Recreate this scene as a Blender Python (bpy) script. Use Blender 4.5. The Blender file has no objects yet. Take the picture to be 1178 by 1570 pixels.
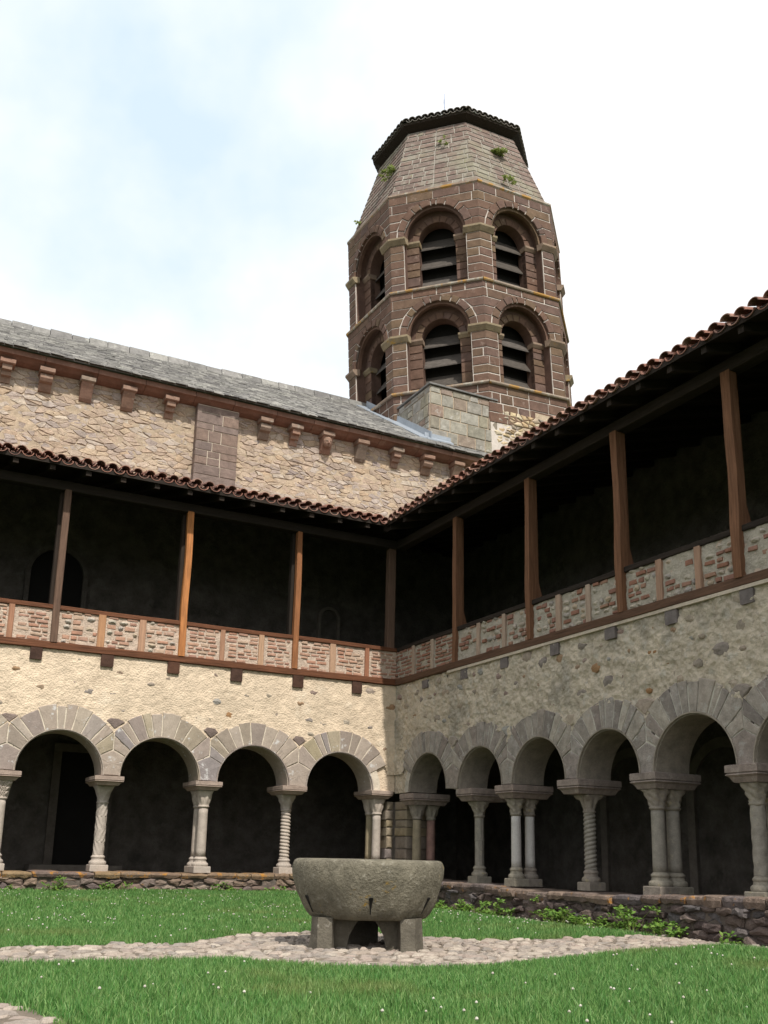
import bpy, math, random
import numpy as np
from mathutils import Vector, noise
R = math.radians
sc = bpy.context.scene

# ------------------------------------------------------------------ camera
EYE = 0.75
F_PX, CY_PX, PITCH, ROLL, YAW = 1521.1, 934.6, 0.24194, 0.022096, 0.4757
fw = Vector((math.sin(YAW) * math.cos(PITCH), math.cos(YAW) * math.cos(PITCH), math.sin(PITCH)))
_rt = Vector((math.cos(YAW), -math.sin(YAW), 0)); _up = _rt.cross(fw)
rt = math.cos(ROLL) * _rt + math.sin(ROLL) * _up
up = -math.sin(ROLL) * _rt + math.cos(ROLL) * _up
cam_d = bpy.data.cameras.new('camera'); cam = bpy.data.objects.new('camera', cam_d)
sc.collection.objects.link(cam); sc.camera = cam
cam_d.sensor_fit = 'HORIZONTAL'; cam_d.sensor_width = 36; cam_d.lens = F_PX / 1178 * 36
cam_d.shift_y = (CY_PX - 785) / 1178
cam_d.clip_end = 2000; cam_d.clip_start = 0.05
from mathutils import Matrix
mw = Matrix(((rt.x, up.x, -fw.x, 0), (rt.y, up.y, -fw.y, 0), (rt.z, up.z, -fw.z, EYE), (0, 0, 0, 1)))
cam.matrix_world = mw

# ------------------------------------------------------------------ sky and sun
SUN_EL, SUN_DIR = 52.0, Vector((0.074, 0.611, -0.788)).normalized()      # direction the light travels
az = math.atan2(-SUN_DIR.x, -SUN_DIR.y)                                  # azimuth of the sun from +Y towards +X
world = bpy.data.worlds.new('World'); sc.world = world; world.use_nodes = True
wt = world.node_tree; wt.nodes.clear()
wo = wt.nodes.new('ShaderNodeOutputWorld')
sky = wt.nodes.new('ShaderNodeTexSky'); sky.sky_type = 'NISHITA'; sky.sun_disc = False
sky.sun_elevation = R(SUN_EL); sky.sun_rotation = az; sky.air_density = 1.0; sky.dust_density = 1.5
bg1 = wt.nodes.new('ShaderNodeBackground'); bg1.inputs[1].default_value = 0.15
bg2 = wt.nodes.new('ShaderNodeBackground'); bg2.inputs[0].default_value = (1.0, 1.0, 1.0, 1); bg2.inputs[1].default_value = 0.93
wt.links.new(sky.outputs[0], bg1.inputs[0])
tc = wt.nodes.new('ShaderNodeTexCoord'); mp = wt.nodes.new('ShaderNodeMapping')
mp.inputs['Scale'].default_value = (1.3, 1.0, 1.6); mp.inputs['Location'].default_value = (3.7766, 6.5741, 4.0249)
mp.inputs['Rotation'].default_value = (0, 0, R(35))
wn = wt.nodes.new('ShaderNodeTexNoise'); wn.inputs['Scale'].default_value = 1.5; wn.inputs['Detail'].default_value = 6; wn.inputs['Roughness'].default_value = 0.52
wr = wt.nodes.new('ShaderNodeValToRGB'); wr.color_ramp.elements[0].position = 0.30; wr.color_ramp.elements[1].position = 0.46
wr.color_ramp.elements[0].color = (0.85, 0.85, 0.85, 1)
wc = wt.nodes.new('ShaderNodeValToRGB'); wc.color_ramp.elements[0].position = 0.30; wc.color_ramp.elements[0].color = (0.74, 0.88, 1.0, 1); wc.color_ramp.elements[1].position = 0.465; wc.color_ramp.elements[1].color = (1, 1, 1, 1)
wt.links.new(wn.outputs['Fac'], wc.inputs[0]); wt.links.new(wc.outputs[0], bg2.inputs[0])
mx = wt.nodes.new('ShaderNodeMixShader')
wt.links.new(tc.outputs['Generated'], mp.inputs['Vector']); wt.links.new(mp.outputs[0], wn.inputs['Vector'])
wt.links.new(wn.outputs['Fac'], wr.inputs[0]); wt.links.new(wr.outputs[0], mx.inputs[0])
wt.links.new(bg1.outputs[0], mx.inputs[1]); wt.links.new(bg2.outputs[0], mx.inputs[2]); wt.links.new(mx.outputs[0], wo.inputs[0])
sd = bpy.data.lights.new('sun', 'SUN'); sd.energy = 4.0; sd.angle = R(0.9); sd.color = (1.0, 0.95, 0.86)
sun = bpy.data.objects.new('sun', sd); sc.collection.objects.link(sun)
sun.rotation_euler = SUN_DIR.to_track_quat('-Z', 'Y').to_euler()
sc.view_settings.view_transform = 'Standard'; sc.view_settings.look = 'None'
sc.view_settings.exposure = 0.3; sc.view_settings.gamma = 1.0; sc.view_settings.use_curve_mapping = False
try:
    sc.cycles.max_bounces = 6; sc.cycles.diffuse_bounces = 3; sc.cycles.use_denoising = True
except Exception: pass

# ------------------------------------------------------------------ helpers
rnd = random.Random(11)
def in_view(p, margin=0.06):
    d = Vector(p) - Vector((0, 0, EYE)); z = d.dot(fw)
    if z < 0.2: return 0
    x = 589 + F_PX * d.dot(rt) / z; y = CY_PX - F_PX * d.dot(up) / z
    return z if (-margin * 1178 < x < 1178 * (1 + margin) and -margin * 1570 < y < 1570 * (1 + margin)) else 0
class MB:
    def __init__(s): s.v = []; s.f = []
    def add(s, vs, fs):
        b = len(s.v); s.v += [tuple(p) for p in vs]; s.f += [tuple(i + b for i in q) for q in fs]; return s
    def box(s, x0, x1, y0, y1, z0, z1):
        return s.add([(x0, y0, z0), (x1, y0, z0), (x1, y1, z0), (x0, y1, z0), (x0, y0, z1), (x1, y0, z1), (x1, y1, z1), (x0, y1, z1)],
                     [(0, 3, 2, 1), (4, 5, 6, 7), (0, 1, 5, 4), (1, 2, 6, 5), (2, 3, 7, 6), (3, 0, 4, 7)])
    def ring_loft(s, rings, cap0=True, cap1=True, close=True):
        n = len(rings[0]); vs = [p for r in rings for p in r]; fs = []
        for i in range(len(rings) - 1):
            for j in range(n if close else n - 1):
                k = (j + 1) % n; fs.append((i * n + j, i * n + k, (i + 1) * n + k, (i + 1) * n + j))
        if cap0: fs.append(tuple(range(n - 1, -1, -1)))
        if cap1: fs.append(tuple(range((len(rings) - 1) * n, len(rings) * n)))
        return s.add(vs, fs)
    def slab(s, fr, poly, n0, n1, bev=0.012, bulge=0.0, jit=0.0, inset=None):
        """stone: polygon poly (u,v), CCW, from depth n0 to face n1, with a bevelled, slightly bulging face"""
        m = len(poly)
        if m < 3: return s
        cu = sum(p[0] for p in poly) / m; cv = sum(p[1] for p in poly) / m
        ins = bev if inset is None else inset
        vs = [fr(p[0], p[1], n0) for p in poly] + [fr(p[0], p[1], n1 - bev) for p in poly]
        for p in poly:
            d = math.hypot(p[0] - cu, p[1] - cv) or 1; k = max(0.3, 1 - ins * 1.3 / d)
            vs.append(fr(cu + (p[0] - cu) * k, cv + (p[1] - cv) * k, n1 + rnd.uniform(-jit, jit)))
        fs = []
        for j in range(m):
            k = (j + 1) % m
            fs += [(j, k, m + k, m + j), (m + j, m + k, 2 * m + k, 2 * m + j)]
        if bulge or jit:
            vs.append(fr(cu, cv, n1 + bulge)); c = 3 * m
            fs += [(2 * m + j, 2 * m + (j + 1) % m, c) for j in range(m)]
        else: fs.append(tuple(range(2 * m, 3 * m)))
        return s.add(vs, fs)
    def tube(s, pts, rad, n=8):
        rings = []
        for i, p in enumerate(pts):
            a = Vector(pts[max(0, i - 1)]); b = Vector(pts[min(len(pts) - 1, i + 1)]); t = (b - a).normalized()
            x = t.orthogonal().normalized() if i == 0 else (x - t * x.dot(t)).normalized()
            y = t.cross(x); rr = rad[i] if isinstance(rad, (list, tuple)) else rad
            rings.append([tuple(Vector(p) + rr * (math.cos(2 * math.pi * j / n) * x + math.sin(2 * math.pi * j / n) * y)) for j in range(n)])
        return s.ring_loft(rings)
    def mesh(s, name, m, off=(0, 0, 0), smooth=False):
        me = bpy.data.meshes.new(name)
        o = off; me.from_pydata([(p[0] - o[0], p[1] - o[1], p[2] - o[2]) for p in s.v], [], s.f); me.update()
        if m: me.materials.append(m)
        if smooth: me.polygons.foreach_set('use_smooth', [True] * len(me.polygons))
        return me
    def build(s, name, m, parent=None, smooth=False, kind=None, label=None):
        off = base_of(parent) if parent else (0, 0, 0)
        return link(s.mesh(name, m, off, smooth), name, parent, kind, label)
BASE = {}
def base_of(o): return BASE.get(o.name, (0, 0, 0))
def link(me, name, parent=None, kind=None, label=None, loc=None, rot=None):
    o = bpy.data.objects.new(name, me); sc.collection.objects.link(o)
    if parent: o.parent = parent; BASE[o.name] = base_of(parent)
    if loc is not None:
        b = base_of(parent) if parent else (0, 0, 0); o.location = (loc[0] - b[0], loc[1] - b[1], loc[2] - b[2])
    if rot is not None: o.rotation_euler = rot
    if kind: o['kind'] = kind
    if label: o['label'] = label
    return o
def thing(name, label, cat, loc=(0, 0, 0), group=None, rot=None):
    o = bpy.data.objects.new(name, None); sc.collection.objects.link(o); o.location = loc; o.empty_display_size = 0.2
    if rot: o.rotation_euler = rot
    o['label'] = label; o['category'] = cat; o['kind'] = 'thing'
    if group: o['group'] = group
    BASE[o.name] = tuple(loc); return o
def frame(o, u, v, n):
    o, u, v, n = Vector(o), Vector(u), Vector(v), Vector(n)
    return lambda a, b, c: tuple(o + u * a + v * b + n * c)
def clip(poly, a, b, c):
    """keep a*x+b*y<=c"""
    out = []; m = len(poly)
    for i in range(m):
        p, q = poly[i], poly[(i + 1) % m]; dp = a * p[0] + b * p[1] - c; dq = a * q[0] + b * q[1] - c
        if dp <= 0: out.append(p)
        if (dp < 0 < dq) or (dq < 0 < dp):
            t = dp / (dp - dq); out.append((p[0] + t * (q[0] - p[0]), p[1] + t * (q[1] - p[1])))
    return out
def area(poly):
    return 0.5 * abs(sum(poly[i][0] * poly[(i + 1) % len(poly)][1] - poly[(i + 1) % len(poly)][0] * poly[i][1] for i in range(len(poly))))
def voronoi(pts, x0, x1, y0, y1, sy=1.0, gap=0.01):
    P = np.array(pts) * [1, sy]; cells = []
    for i, p in enumerate(P):
        d = ((P - p) ** 2).sum(1); idx = np.argsort(d)[1:19]
        poly = [(x0, y0 * sy), (x1, y0 * sy), (x1, y1 * sy), (x0, y1 * sy)]
        for j in idx:
            q = P[j]; a, b = q - p; L = math.hypot(a, b) or 1e-6; a /= L; b /= L
            poly = clip(poly, a, b, a * (p[0] + q[0]) / 2 + b * (p[1] + q[1]) / 2)
            if len(poly) < 3: break
        if len(poly) < 3: cells.append([]); continue
        poly = [(u, v / sy) for u, v in poly]
        # drop short edges, then shrink for the joint
        q = [poly[0]]
        for k in poly[1:]:
            if math.hypot(k[0] - q[-1][0], k[1] - q[-1][1]) > 0.02: q.append(k)
        if len(q) > 3 and math.hypot(q[0][0] - q[-1][0], q[0][1] - q[-1][1]) < 0.02: q.pop()
        cells.append(shrink(q, gap))
    return cells
def shrink(poly, g):
    m = len(poly); res = poly
    for i in range(m):
        p, q = poly[i], poly[(i + 1) % m]; ex, ey = q[0] - p[0], q[1] - p[1]; L = math.hypot(ex, ey) or 1e-9
        a, b = ey / L, -ex / L                                   # outward normal for CCW
        res = clip(res, a, b, a * p[0] + b * p[1] - g)
        if len(res) < 3: return []
    return res
def ragged(poly, amt, R_):
    out = []
    for i, p in enumerate(poly):
        q = poly[(i + 1) % len(poly)]; out.append((p[0] + R_.uniform(-amt, amt) * .5, p[1] + R_.uniform(-amt, amt) * .5)); L = math.hypot(q[0] - p[0], q[1] - p[1])
        if L > .07: k = R_.uniform(.35, .65); e = R_.uniform(-amt, amt); out.append((p[0] + (q[0] - p[0]) * k + (q[1] - p[1]) / L * e, p[1] + (q[1] - p[1]) * k - (q[0] - p[0]) / L * e))
    return out
def emit(pieces, name, m, parent, limit=300, smooth=False, stuff=None, labels=None):
    """pieces: list of (MB, centre, size). The largest in view become single parts, the rest one joined part."""
    def score(p):
        z = in_view(p[1], 0.03); return p[2] / (z * z) if z else p[2] * 1e-6
    order = sorted(pieces, key=score, reverse=True); rest = MB()
    for i, p in enumerate(order):
        if i < limit and score(p) > 2e-5 * 0.02: p[0].build(name, m, parent, smooth)
        else: rest.add(p[0].v, p[0].f)
    if rest.v: rest.build(stuff or name, m, parent, smooth, kind='stuff')

# ------------------------------------------------------------------ materials
def material(name, cols, scale=5.0, mott=0.3, bump=0.35, bscale=30.0, rough=0.9, lichen=None, crack=0.0, big=None, wood=None, spec=0.2, vary=0.12, bump_dist=0.02, transl=0.0):
    m = bpy.data.materials.new(name); m.use_nodes = True; t = m.node_tree; N = t.nodes; L = t.links; N.clear()
    out = N.new('ShaderNodeOutputMaterial'); b = N.new('ShaderNodeBsdfPrincipled'); b.inputs['Roughness'].default_value = rough
    b.inputs['Specular IOR Level'].default_value = spec
    geo = N.new('ShaderNodeNewGeometry'); oi = N.new('ShaderNodeObjectInfo'); tc = N.new('ShaderNodeTexCoord')
    def math_(op, a, c=None, d=None):
        n = N.new('ShaderNodeMath'); n.operation = op
        for i, x in enumerate((a, c, d)):
            if x is None: continue
            if isinstance(x, (int, float)): n.inputs[i].default_value = x
            else: L.new(x, n.inputs[i])
        return n.outputs[0]
    ran = math_('FRACT', math_('ADD', geo.outputs['Random Per Island'], math_('MULTIPLY', oi.outputs['Random'], 7.31)))
    vec = tc.outputs['Object']
    if wood:
        mp = N.new('ShaderNodeMapping'); mp.inputs['Scale'].default_value = wood; L.new(vec, mp.inputs[0]); vec = mp.outputs[0]
    va = N.new('ShaderNodeVectorMath'); va.operation = 'ADD'; L.new(vec, va.inputs[0])
    cb = N.new('ShaderNodeCombineXYZ'); L.new(math_('MULTIPLY', ran, 37.0), cb.inputs[0]); L.new(math_('MULTIPLY', ran, 91.0), cb.inputs[2]); L.new(cb.outputs[0], va.inputs[1])
    pv = va.outputs[0]
    def nz(sc_, det, ro, v=None):
        n = N.new('ShaderNodeTexNoise'); n.inputs['Scale'].default_value = sc_; n.inputs['Detail'].default_value = det; n.inputs['Roughness'].default_value = ro
        L.new(v or pv, n.inputs['Vector']); return n.outputs['Fac']
    def ramp(f, els, mode='LINEAR'):
        r = N.new('ShaderNodeValToRGB'); r.color_ramp.interpolation = mode; e = r.color_ramp.elements
        while len(e) < len(els): e.new(0.5)
        for i, (p, c) in enumerate(els): e[i].position = p; e[i].color = (c[0], c[1], c[2], 1)
        L.new(f, r.inputs[0]); return r.outputs[0]
    def mix(f, a, c, mode='MIX'):
        n = N.new('ShaderNodeMix'); n.data_type = 'RGBA'; n.blend_type = mode
        for i, x in ((0, f), (6, a), (7, c)):
            if isinstance(x, (int, float)): n.inputs[i].default_value = x
            elif isinstance(x, tuple): n.inputs[i].default_value = (*x, 1)
            else: L.new(x, n.inputs[i])
        return n.outputs[2]
    k = len(cols)
    col = ramp(ran, [((i + 0.5) / k, c) for i, c in enumerate(cols)]) if k > 1 else None
    if col is None:
        rgb = N.new('ShaderNodeRGB'); rgb.outputs[0].default_value = (*cols[0], 1); col = rgb.outputs[0]
    n1 = nz(scale, 5, 0.62)
    f1 = ramp(n1, [(0.25, (1 - mott,) * 3), (0.75, (1 + mott,) * 3)])
    col = mix(1.0, col, f1, 'MULTIPLY')
    n1b = nz(scale * 6, 4, 0.7)
    col = mix(1.0, col, ramp(n1b, [(0.3, (1 - vary,) * 3), (0.7, (1 + vary,) * 3)]), 'MULTIPLY')
    if big:                                                       # big stains (colour, scale, threshold, strength)
        c, s_, th, st = big
        f = ramp(nz(s_, 5, 0.65, tc.outputs['Object']), [(th, (0, 0, 0)), (th + 0.12, (st,) * 3)]); col = mix(f, col, c)
    for (c, s_, th, st) in (lichen or []):
        f = ramp(nz(s_, 6, 0.7), [(th, (0, 0, 0)), (th + 0.06, (st,) * 3)]); col = mix(f, col, c)
    n2 = nz(bscale, 8, 0.68)
    h = n2
    if crack:
        vo = N.new('ShaderNodeTexVoronoi'); vo.inputs['Scale'].default_value = crack; L.new(pv, vo.inputs['Vector'])
        h = math_('ADD', n2, math_('MULTIPLY', vo.outputs['Distance'], 0.9))
    h = math_('ADD', h, math_('MULTIPLY', n1, 0.8))
    bp = N.new('ShaderNodeBump'); bp.inputs['Strength'].default_value = bump; bp.inputs['Distance'].default_value = bump_dist
    L.new(h, bp.inputs['Height']); L.new(bp.outputs[0], b.inputs['Normal']); L.new(col, b.inputs['Base Color'])
    if transl:
        tr = N.new('ShaderNodeBsdfTranslucent'); L.new(col, tr.inputs[0]); ms = N.new('ShaderNodeMixShader'); ms.inputs[0].default_value = transl
        L.new(b.outputs[0], ms.inputs[1]); L.new(tr.outputs[0], ms.inputs[2]); L.new(ms.outputs[0], out.inputs[0])
    else: L.new(b.outputs[0], out.inputs[0])
    return m
ORANGE = (0.42, 0.19, 0.03); PALE = (0.5, 0.5, 0.43)
M = {}
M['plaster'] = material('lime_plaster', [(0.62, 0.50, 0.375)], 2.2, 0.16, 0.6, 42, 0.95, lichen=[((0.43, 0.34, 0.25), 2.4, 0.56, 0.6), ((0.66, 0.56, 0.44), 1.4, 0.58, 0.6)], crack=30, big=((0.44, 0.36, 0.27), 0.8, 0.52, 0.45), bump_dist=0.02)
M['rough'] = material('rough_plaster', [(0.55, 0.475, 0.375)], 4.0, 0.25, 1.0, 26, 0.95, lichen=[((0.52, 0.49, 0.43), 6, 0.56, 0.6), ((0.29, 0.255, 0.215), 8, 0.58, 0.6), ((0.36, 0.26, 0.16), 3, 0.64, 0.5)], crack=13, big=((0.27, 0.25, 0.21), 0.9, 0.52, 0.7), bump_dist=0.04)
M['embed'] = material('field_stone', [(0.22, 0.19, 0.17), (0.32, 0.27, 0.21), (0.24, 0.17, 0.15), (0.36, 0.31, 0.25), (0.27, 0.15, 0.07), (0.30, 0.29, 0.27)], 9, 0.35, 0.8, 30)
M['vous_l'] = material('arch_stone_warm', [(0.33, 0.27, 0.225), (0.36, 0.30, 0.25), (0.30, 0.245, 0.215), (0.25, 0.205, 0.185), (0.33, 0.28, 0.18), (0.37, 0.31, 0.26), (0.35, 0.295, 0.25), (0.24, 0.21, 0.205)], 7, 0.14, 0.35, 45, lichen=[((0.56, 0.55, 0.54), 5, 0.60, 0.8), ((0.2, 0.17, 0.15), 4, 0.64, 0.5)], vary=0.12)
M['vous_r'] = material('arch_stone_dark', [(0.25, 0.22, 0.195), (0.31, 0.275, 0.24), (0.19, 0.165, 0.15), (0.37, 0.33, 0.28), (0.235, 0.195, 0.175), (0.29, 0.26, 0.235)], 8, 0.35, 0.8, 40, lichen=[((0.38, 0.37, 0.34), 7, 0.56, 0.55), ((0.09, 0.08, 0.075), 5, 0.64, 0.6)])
M['soffit'] = material('arch_soffit_stone', [(0.22, 0.19, 0.155), (0.26, 0.225, 0.185)], 6, 0.3, 0.5, 25)
M['column'] = material('column_stone', [(0.36, 0.31, 0.27), (0.40, 0.34, 0.29)], 12, 0.2, 0.3, 60, lichen=[((0.5, 0.46, 0.38), 9, 0.6, 0.5)])
M['column_pale'] = material('column_stone_pale', [(0.46, 0.44, 0.42)], 12, 0.12, 0.25, 60)
M['column_olive'] = material('column_stone_olive', [(0.27, 0.22, 0.14), (0.25, 0.215, 0.17)], 10, 0.2, 0.3, 60)
M['column_red'] = material('column_stone_red', [(0.25, 0.15, 0.125)], 8, 0.3, 0.35, 50)
M['column_grey'] = material('column_stone_grey', [(0.235, 0.215, 0.185)], 10, 0.25, 0.35, 50, lichen=[((0.36, 0.33, 0.25), 9, 0.6, 0.5)])
M['capital_r'] = material('capital_stone_dark', [(0.26, 0.235, 0.19), (0.23, 0.2, 0.17)], 12, 0.28, 0.5, 50, lichen=[((0.34, 0.29, 0.16), 9, 0.6, 0.6)])
M['abacus'] = material('abacus_stone', [(0.27, 0.2, 0.17), (0.31, 0.24, 0.2)], 9, 0.25, 0.5, 45, lichen=[((0.4, 0.37, 0.32), 8, 0.62, 0.5)])
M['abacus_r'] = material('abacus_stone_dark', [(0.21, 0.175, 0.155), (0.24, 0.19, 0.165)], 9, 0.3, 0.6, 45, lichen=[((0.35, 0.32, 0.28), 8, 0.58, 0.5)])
M['pier'] = material('corner_pier_stone', [(0.25, 0.2, 0.13), (0.2, 0.16, 0.14), (0.28, 0.23, 0.15), (0.17, 0.14, 0.13)], 8, 0.25, 0.5, 40)
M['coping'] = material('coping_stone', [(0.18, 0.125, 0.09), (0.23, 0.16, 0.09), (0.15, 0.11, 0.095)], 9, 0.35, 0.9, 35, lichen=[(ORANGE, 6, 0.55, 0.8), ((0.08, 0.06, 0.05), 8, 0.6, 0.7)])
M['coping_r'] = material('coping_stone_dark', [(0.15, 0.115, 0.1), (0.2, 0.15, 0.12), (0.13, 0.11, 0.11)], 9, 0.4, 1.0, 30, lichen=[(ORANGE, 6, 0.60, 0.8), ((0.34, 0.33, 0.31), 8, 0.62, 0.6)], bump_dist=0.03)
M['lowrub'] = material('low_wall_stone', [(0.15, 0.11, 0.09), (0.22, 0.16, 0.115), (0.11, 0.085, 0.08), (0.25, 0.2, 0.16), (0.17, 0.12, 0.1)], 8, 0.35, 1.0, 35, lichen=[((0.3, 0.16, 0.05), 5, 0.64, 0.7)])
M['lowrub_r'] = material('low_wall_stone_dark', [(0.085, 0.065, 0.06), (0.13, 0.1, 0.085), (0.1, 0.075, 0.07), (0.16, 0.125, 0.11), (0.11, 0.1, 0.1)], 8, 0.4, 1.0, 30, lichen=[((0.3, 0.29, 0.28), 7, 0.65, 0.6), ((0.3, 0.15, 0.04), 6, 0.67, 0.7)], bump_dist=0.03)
M['joint_l'] = material('pale_joint', [(0.56, 0.49, 0.40)], 8, 0.25, 0.6, 40)
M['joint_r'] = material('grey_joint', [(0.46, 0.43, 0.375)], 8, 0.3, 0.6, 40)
M['mortar_d'] = material('dark_earth_mortar', [(0.12, 0.10, 0.085)], 8, 0.3, 0.8, 30)
M['mortar_l'] = material('pale_lime_mortar', [(0.50, 0.43, 0.35)], 8, 0.2, 0.8, 40)
M['mortar_t'] = material('tower_mortar', [(0.52, 0.465, 0.42)], 10, 0.15, 0.5, 50)
M['chstone'] = material('church_rubble', [(0.40, 0.31, 0.24), (0.44, 0.355, 0.27), (0.36, 0.29, 0.245), (0.42, 0.315, 0.22), (0.29, 0.24, 0.22), (0.47, 0.40, 0.325), (0.38, 0.325, 0.295), (0.41, 0.31, 0.23), (0.34, 0.285, 0.26), (0.44, 0.345, 0.25)], 7, 0.3, 1.0, 30, lichen=[((0.46, 0.42, 0.38), 3, 0.62, 0.5)])
M['mortar_c'] = material('church_mortar', [(0.40, 0.32, 0.235)], 5, 0.25, 0.8, 25)
M['buttress'] = material('buttress_block', [(0.19, 0.142, 0.122), (0.225, 0.172, 0.15), (0.16, 0.125, 0.112), (0.20, 0.145, 0.118)], 7, 0.3, 0.8, 35)
M['cornice'] = material('cornice_stone', [(0.22, 0.125, 0.093), (0.20, 0.115, 0.088), (0.24, 0.14, 0.105)], 4, 0.22, 0.35, 30, big=((0.33, 0.26, 0.21), 1.2, 0.58, 0.6))
M['corbel'] = material('corbel_stone', [(0.24, 0.155, 0.115), (0.22, 0.175, 0.14), (0.26, 0.16, 0.12)], 7, 0.25, 0.4, 30, lichen=[((0.36, 0.35, 0.3), 5, 0.6, 0.6)])
M['slate'] = material('stone_slate', [(0.16, 0.155, 0.15), (0.25, 0.24, 0.23), (0.12, 0.115, 0.115), (0.31, 0.30, 0.28), (0.2, 0.195, 0.185)], 6, 0.35, 0.6, 30, lichen=[((0.42, 0.42, 0.38), 5, 0.60, 0.7)])
M['lead'] = material('lead_sheet', [(0.25, 0.28, 0.32)], 3, 0.12, 0.1, 20, 0.5)
M['ashlar'] = material('grey_ashlar', [(0.25, 0.23, 0.20), (0.29, 0.27, 0.245), (0.22, 0.205, 0.165), (0.24, 0.17, 0.135), (0.32, 0.305, 0.275), (0.26, 0.235, 0.18)], 6, 0.35, 0.8, 35, lichen=[((0.47, 0.45, 0.42), 4, 0.58, 0.6)])
M['tower'] = material('tower_block', [(0.128, 0.077, 0.057), (0.145, 0.09, 0.066), (0.108, 0.066, 0.051), (0.15, 0.103, 0.064), (0.132, 0.081, 0.063), (0.12, 0.08, 0.068), (0.138, 0.082, 0.06)], 4, 0.28, 0.6, 28, lichen=[((0.27, 0.2, 0.165), 3, 0.60, 0.5), ((0.08, 0.055, 0.045), 2.5, 0.62, 0.5)])
M['towerb'] = material('tower_body_stone', [(0.12, 0.073, 0.057)], 4, 0.25, 0.4, 28)
M['batter'] = material('tower_upper_block', [(0.16, 0.112, 0.095), (0.185, 0.138, 0.118), (0.135, 0.096, 0.083), (0.175, 0.135, 0.117)], 4, 0.3, 0.8, 25, lichen=[((0.26, 0.245, 0.205), 2.2, 0.52, 0.55), ((0.2, 0.22, 0.10), 2.0, 0.62, 0.5)], big=((0.27, 0.27, 0.19), .5, .5, .55))
M['string'] = material('string_course_stone', [(0.31, 0.25, 0.2), (0.28, 0.21, 0.165)], 4, 0.25, 0.4, 30, lichen=[((0.43, 0.42, 0.37), 3, 0.54, 0.7), ((0.42, 0.22, 0.04), 1.6, 0.52, 0.8)])
M['impost'] = material('impost_stone', [(0.24, 0.19, 0.125), (0.22, 0.16, 0.12)], 4, 0.3, 0.4, 30, lichen=[((0.38, 0.22, 0.04), 2.5, 0.62, 0.7)])
M['tile'] = material('canal_tile', [(0.21, 0.10, 0.075), (0.27, 0.135, 0.10), (0.16, 0.09, 0.075), (0.30, 0.18, 0.14)], 8, 0.3, 0.4, 40, lichen=[((0.33, 0.3, 0.26), 5, 0.60, 0.6)])
M['tile_d'] = material('old_tower_tile', [(0.13, 0.115, 0.1), (0.17, 0.15, 0.13), (0.1, 0.09, 0.08)], 6, 0.3, 0.4, 30, lichen=[((0.28, 0.3, 0.27), 4, 0.56, 0.6)])
WZ, WX, WY = (14, 14, 0.9), (0.9, 14, 14), (14, 0.9, 14)
for k, w in (('z', WZ), ('x', WX), ('y', WY)):
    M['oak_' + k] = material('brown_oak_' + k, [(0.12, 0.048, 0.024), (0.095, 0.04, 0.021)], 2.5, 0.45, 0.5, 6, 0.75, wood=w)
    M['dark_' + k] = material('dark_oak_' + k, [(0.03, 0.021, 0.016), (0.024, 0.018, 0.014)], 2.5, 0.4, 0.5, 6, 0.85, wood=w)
M['joist'] = material('dark_joist_oak', [(0.055, 0.03, 0.022), (0.075, 0.035, 0.022)], 5, 0.4, 0.6, 14, 0.85)  # shadow of the sill is put into the joist colour
M['oak_new'] = material('orange_oak', [(0.38, 0.155, 0.055)], 2.5, 0.45, 0.4, 6, 0.7, wood=WZ)
M['oak_stud'] = material('weathered_stud', [(0.36, 0.19, 0.10), (0.42, 0.28, 0.19), (0.27, 0.12, 0.07)], 2.5, 0.3, 0.4, 6, 0.8, wood=WZ)
M['oak_p'] = material('warm_brown_oak', [(0.25, 0.105, 0.045)], 2.5, 0.45, 0.5, 6, 0.75, wood=WZ)
M['oak_grey'] = material('grey_brown_oak', [(0.12, 0.073, 0.052)], 2.5, 0.4, 0.5, 6, 0.8, wood=WZ)
M['oak_r'] = material('weathered_post_oak', [(0.165, 0.08, 0.044)], 2.5, 0.4, 0.6, 6, 0.8, wood=WZ)
M['stud_r'] = material('pale_weathered_stud', [(0.32, 0.2, 0.14), (0.36, 0.28, 0.22)], 2.5, 0.3, 0.5, 6, 0.8, wood=WZ)
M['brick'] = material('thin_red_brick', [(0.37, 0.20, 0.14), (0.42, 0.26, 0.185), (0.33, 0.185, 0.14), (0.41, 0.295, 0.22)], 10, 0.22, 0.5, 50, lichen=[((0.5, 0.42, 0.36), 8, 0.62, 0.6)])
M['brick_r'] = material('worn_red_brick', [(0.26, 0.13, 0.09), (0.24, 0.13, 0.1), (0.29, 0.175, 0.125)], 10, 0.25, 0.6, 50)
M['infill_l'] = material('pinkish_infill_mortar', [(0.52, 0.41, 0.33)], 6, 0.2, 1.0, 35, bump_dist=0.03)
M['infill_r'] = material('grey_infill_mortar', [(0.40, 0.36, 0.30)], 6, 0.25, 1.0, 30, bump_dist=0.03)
M['cobble_small'] = material('infill_cobble', [(0.38, 0.34, 0.28), (0.45, 0.39, 0.32), (0.30, 0.27, 0.25), (0.40, 0.32, 0.24)], 10, 0.25, 0.5, 45)
M['inner'] = material('smoke_dark_wall', [(0.11, 0.098, 0.085)], 3, 0.5, 1.0, 20, crack=3.2, lichen=[((0.16, 0.145, 0.125), 2.2, 0.58, 0.6)], bump_dist=0.05)  # shade inside the wings is put into this colour
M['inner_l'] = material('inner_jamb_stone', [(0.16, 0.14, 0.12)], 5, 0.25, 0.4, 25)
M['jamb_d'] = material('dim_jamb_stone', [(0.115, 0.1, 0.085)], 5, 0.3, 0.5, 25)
M['black'] = material('dark_interior', [(0.012, 0.011, 0.01)], 3, 0.2, 0.1, 10)  # black stands in for the shade in openings and hollows
M['louver'] = material('weathered_louver_wood', [(0.07, 0.06, 0.052), (0.09, 0.078, 0.07)], 2, 0.4, 0.4, 8, wood=(3, 3, 14))
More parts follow.
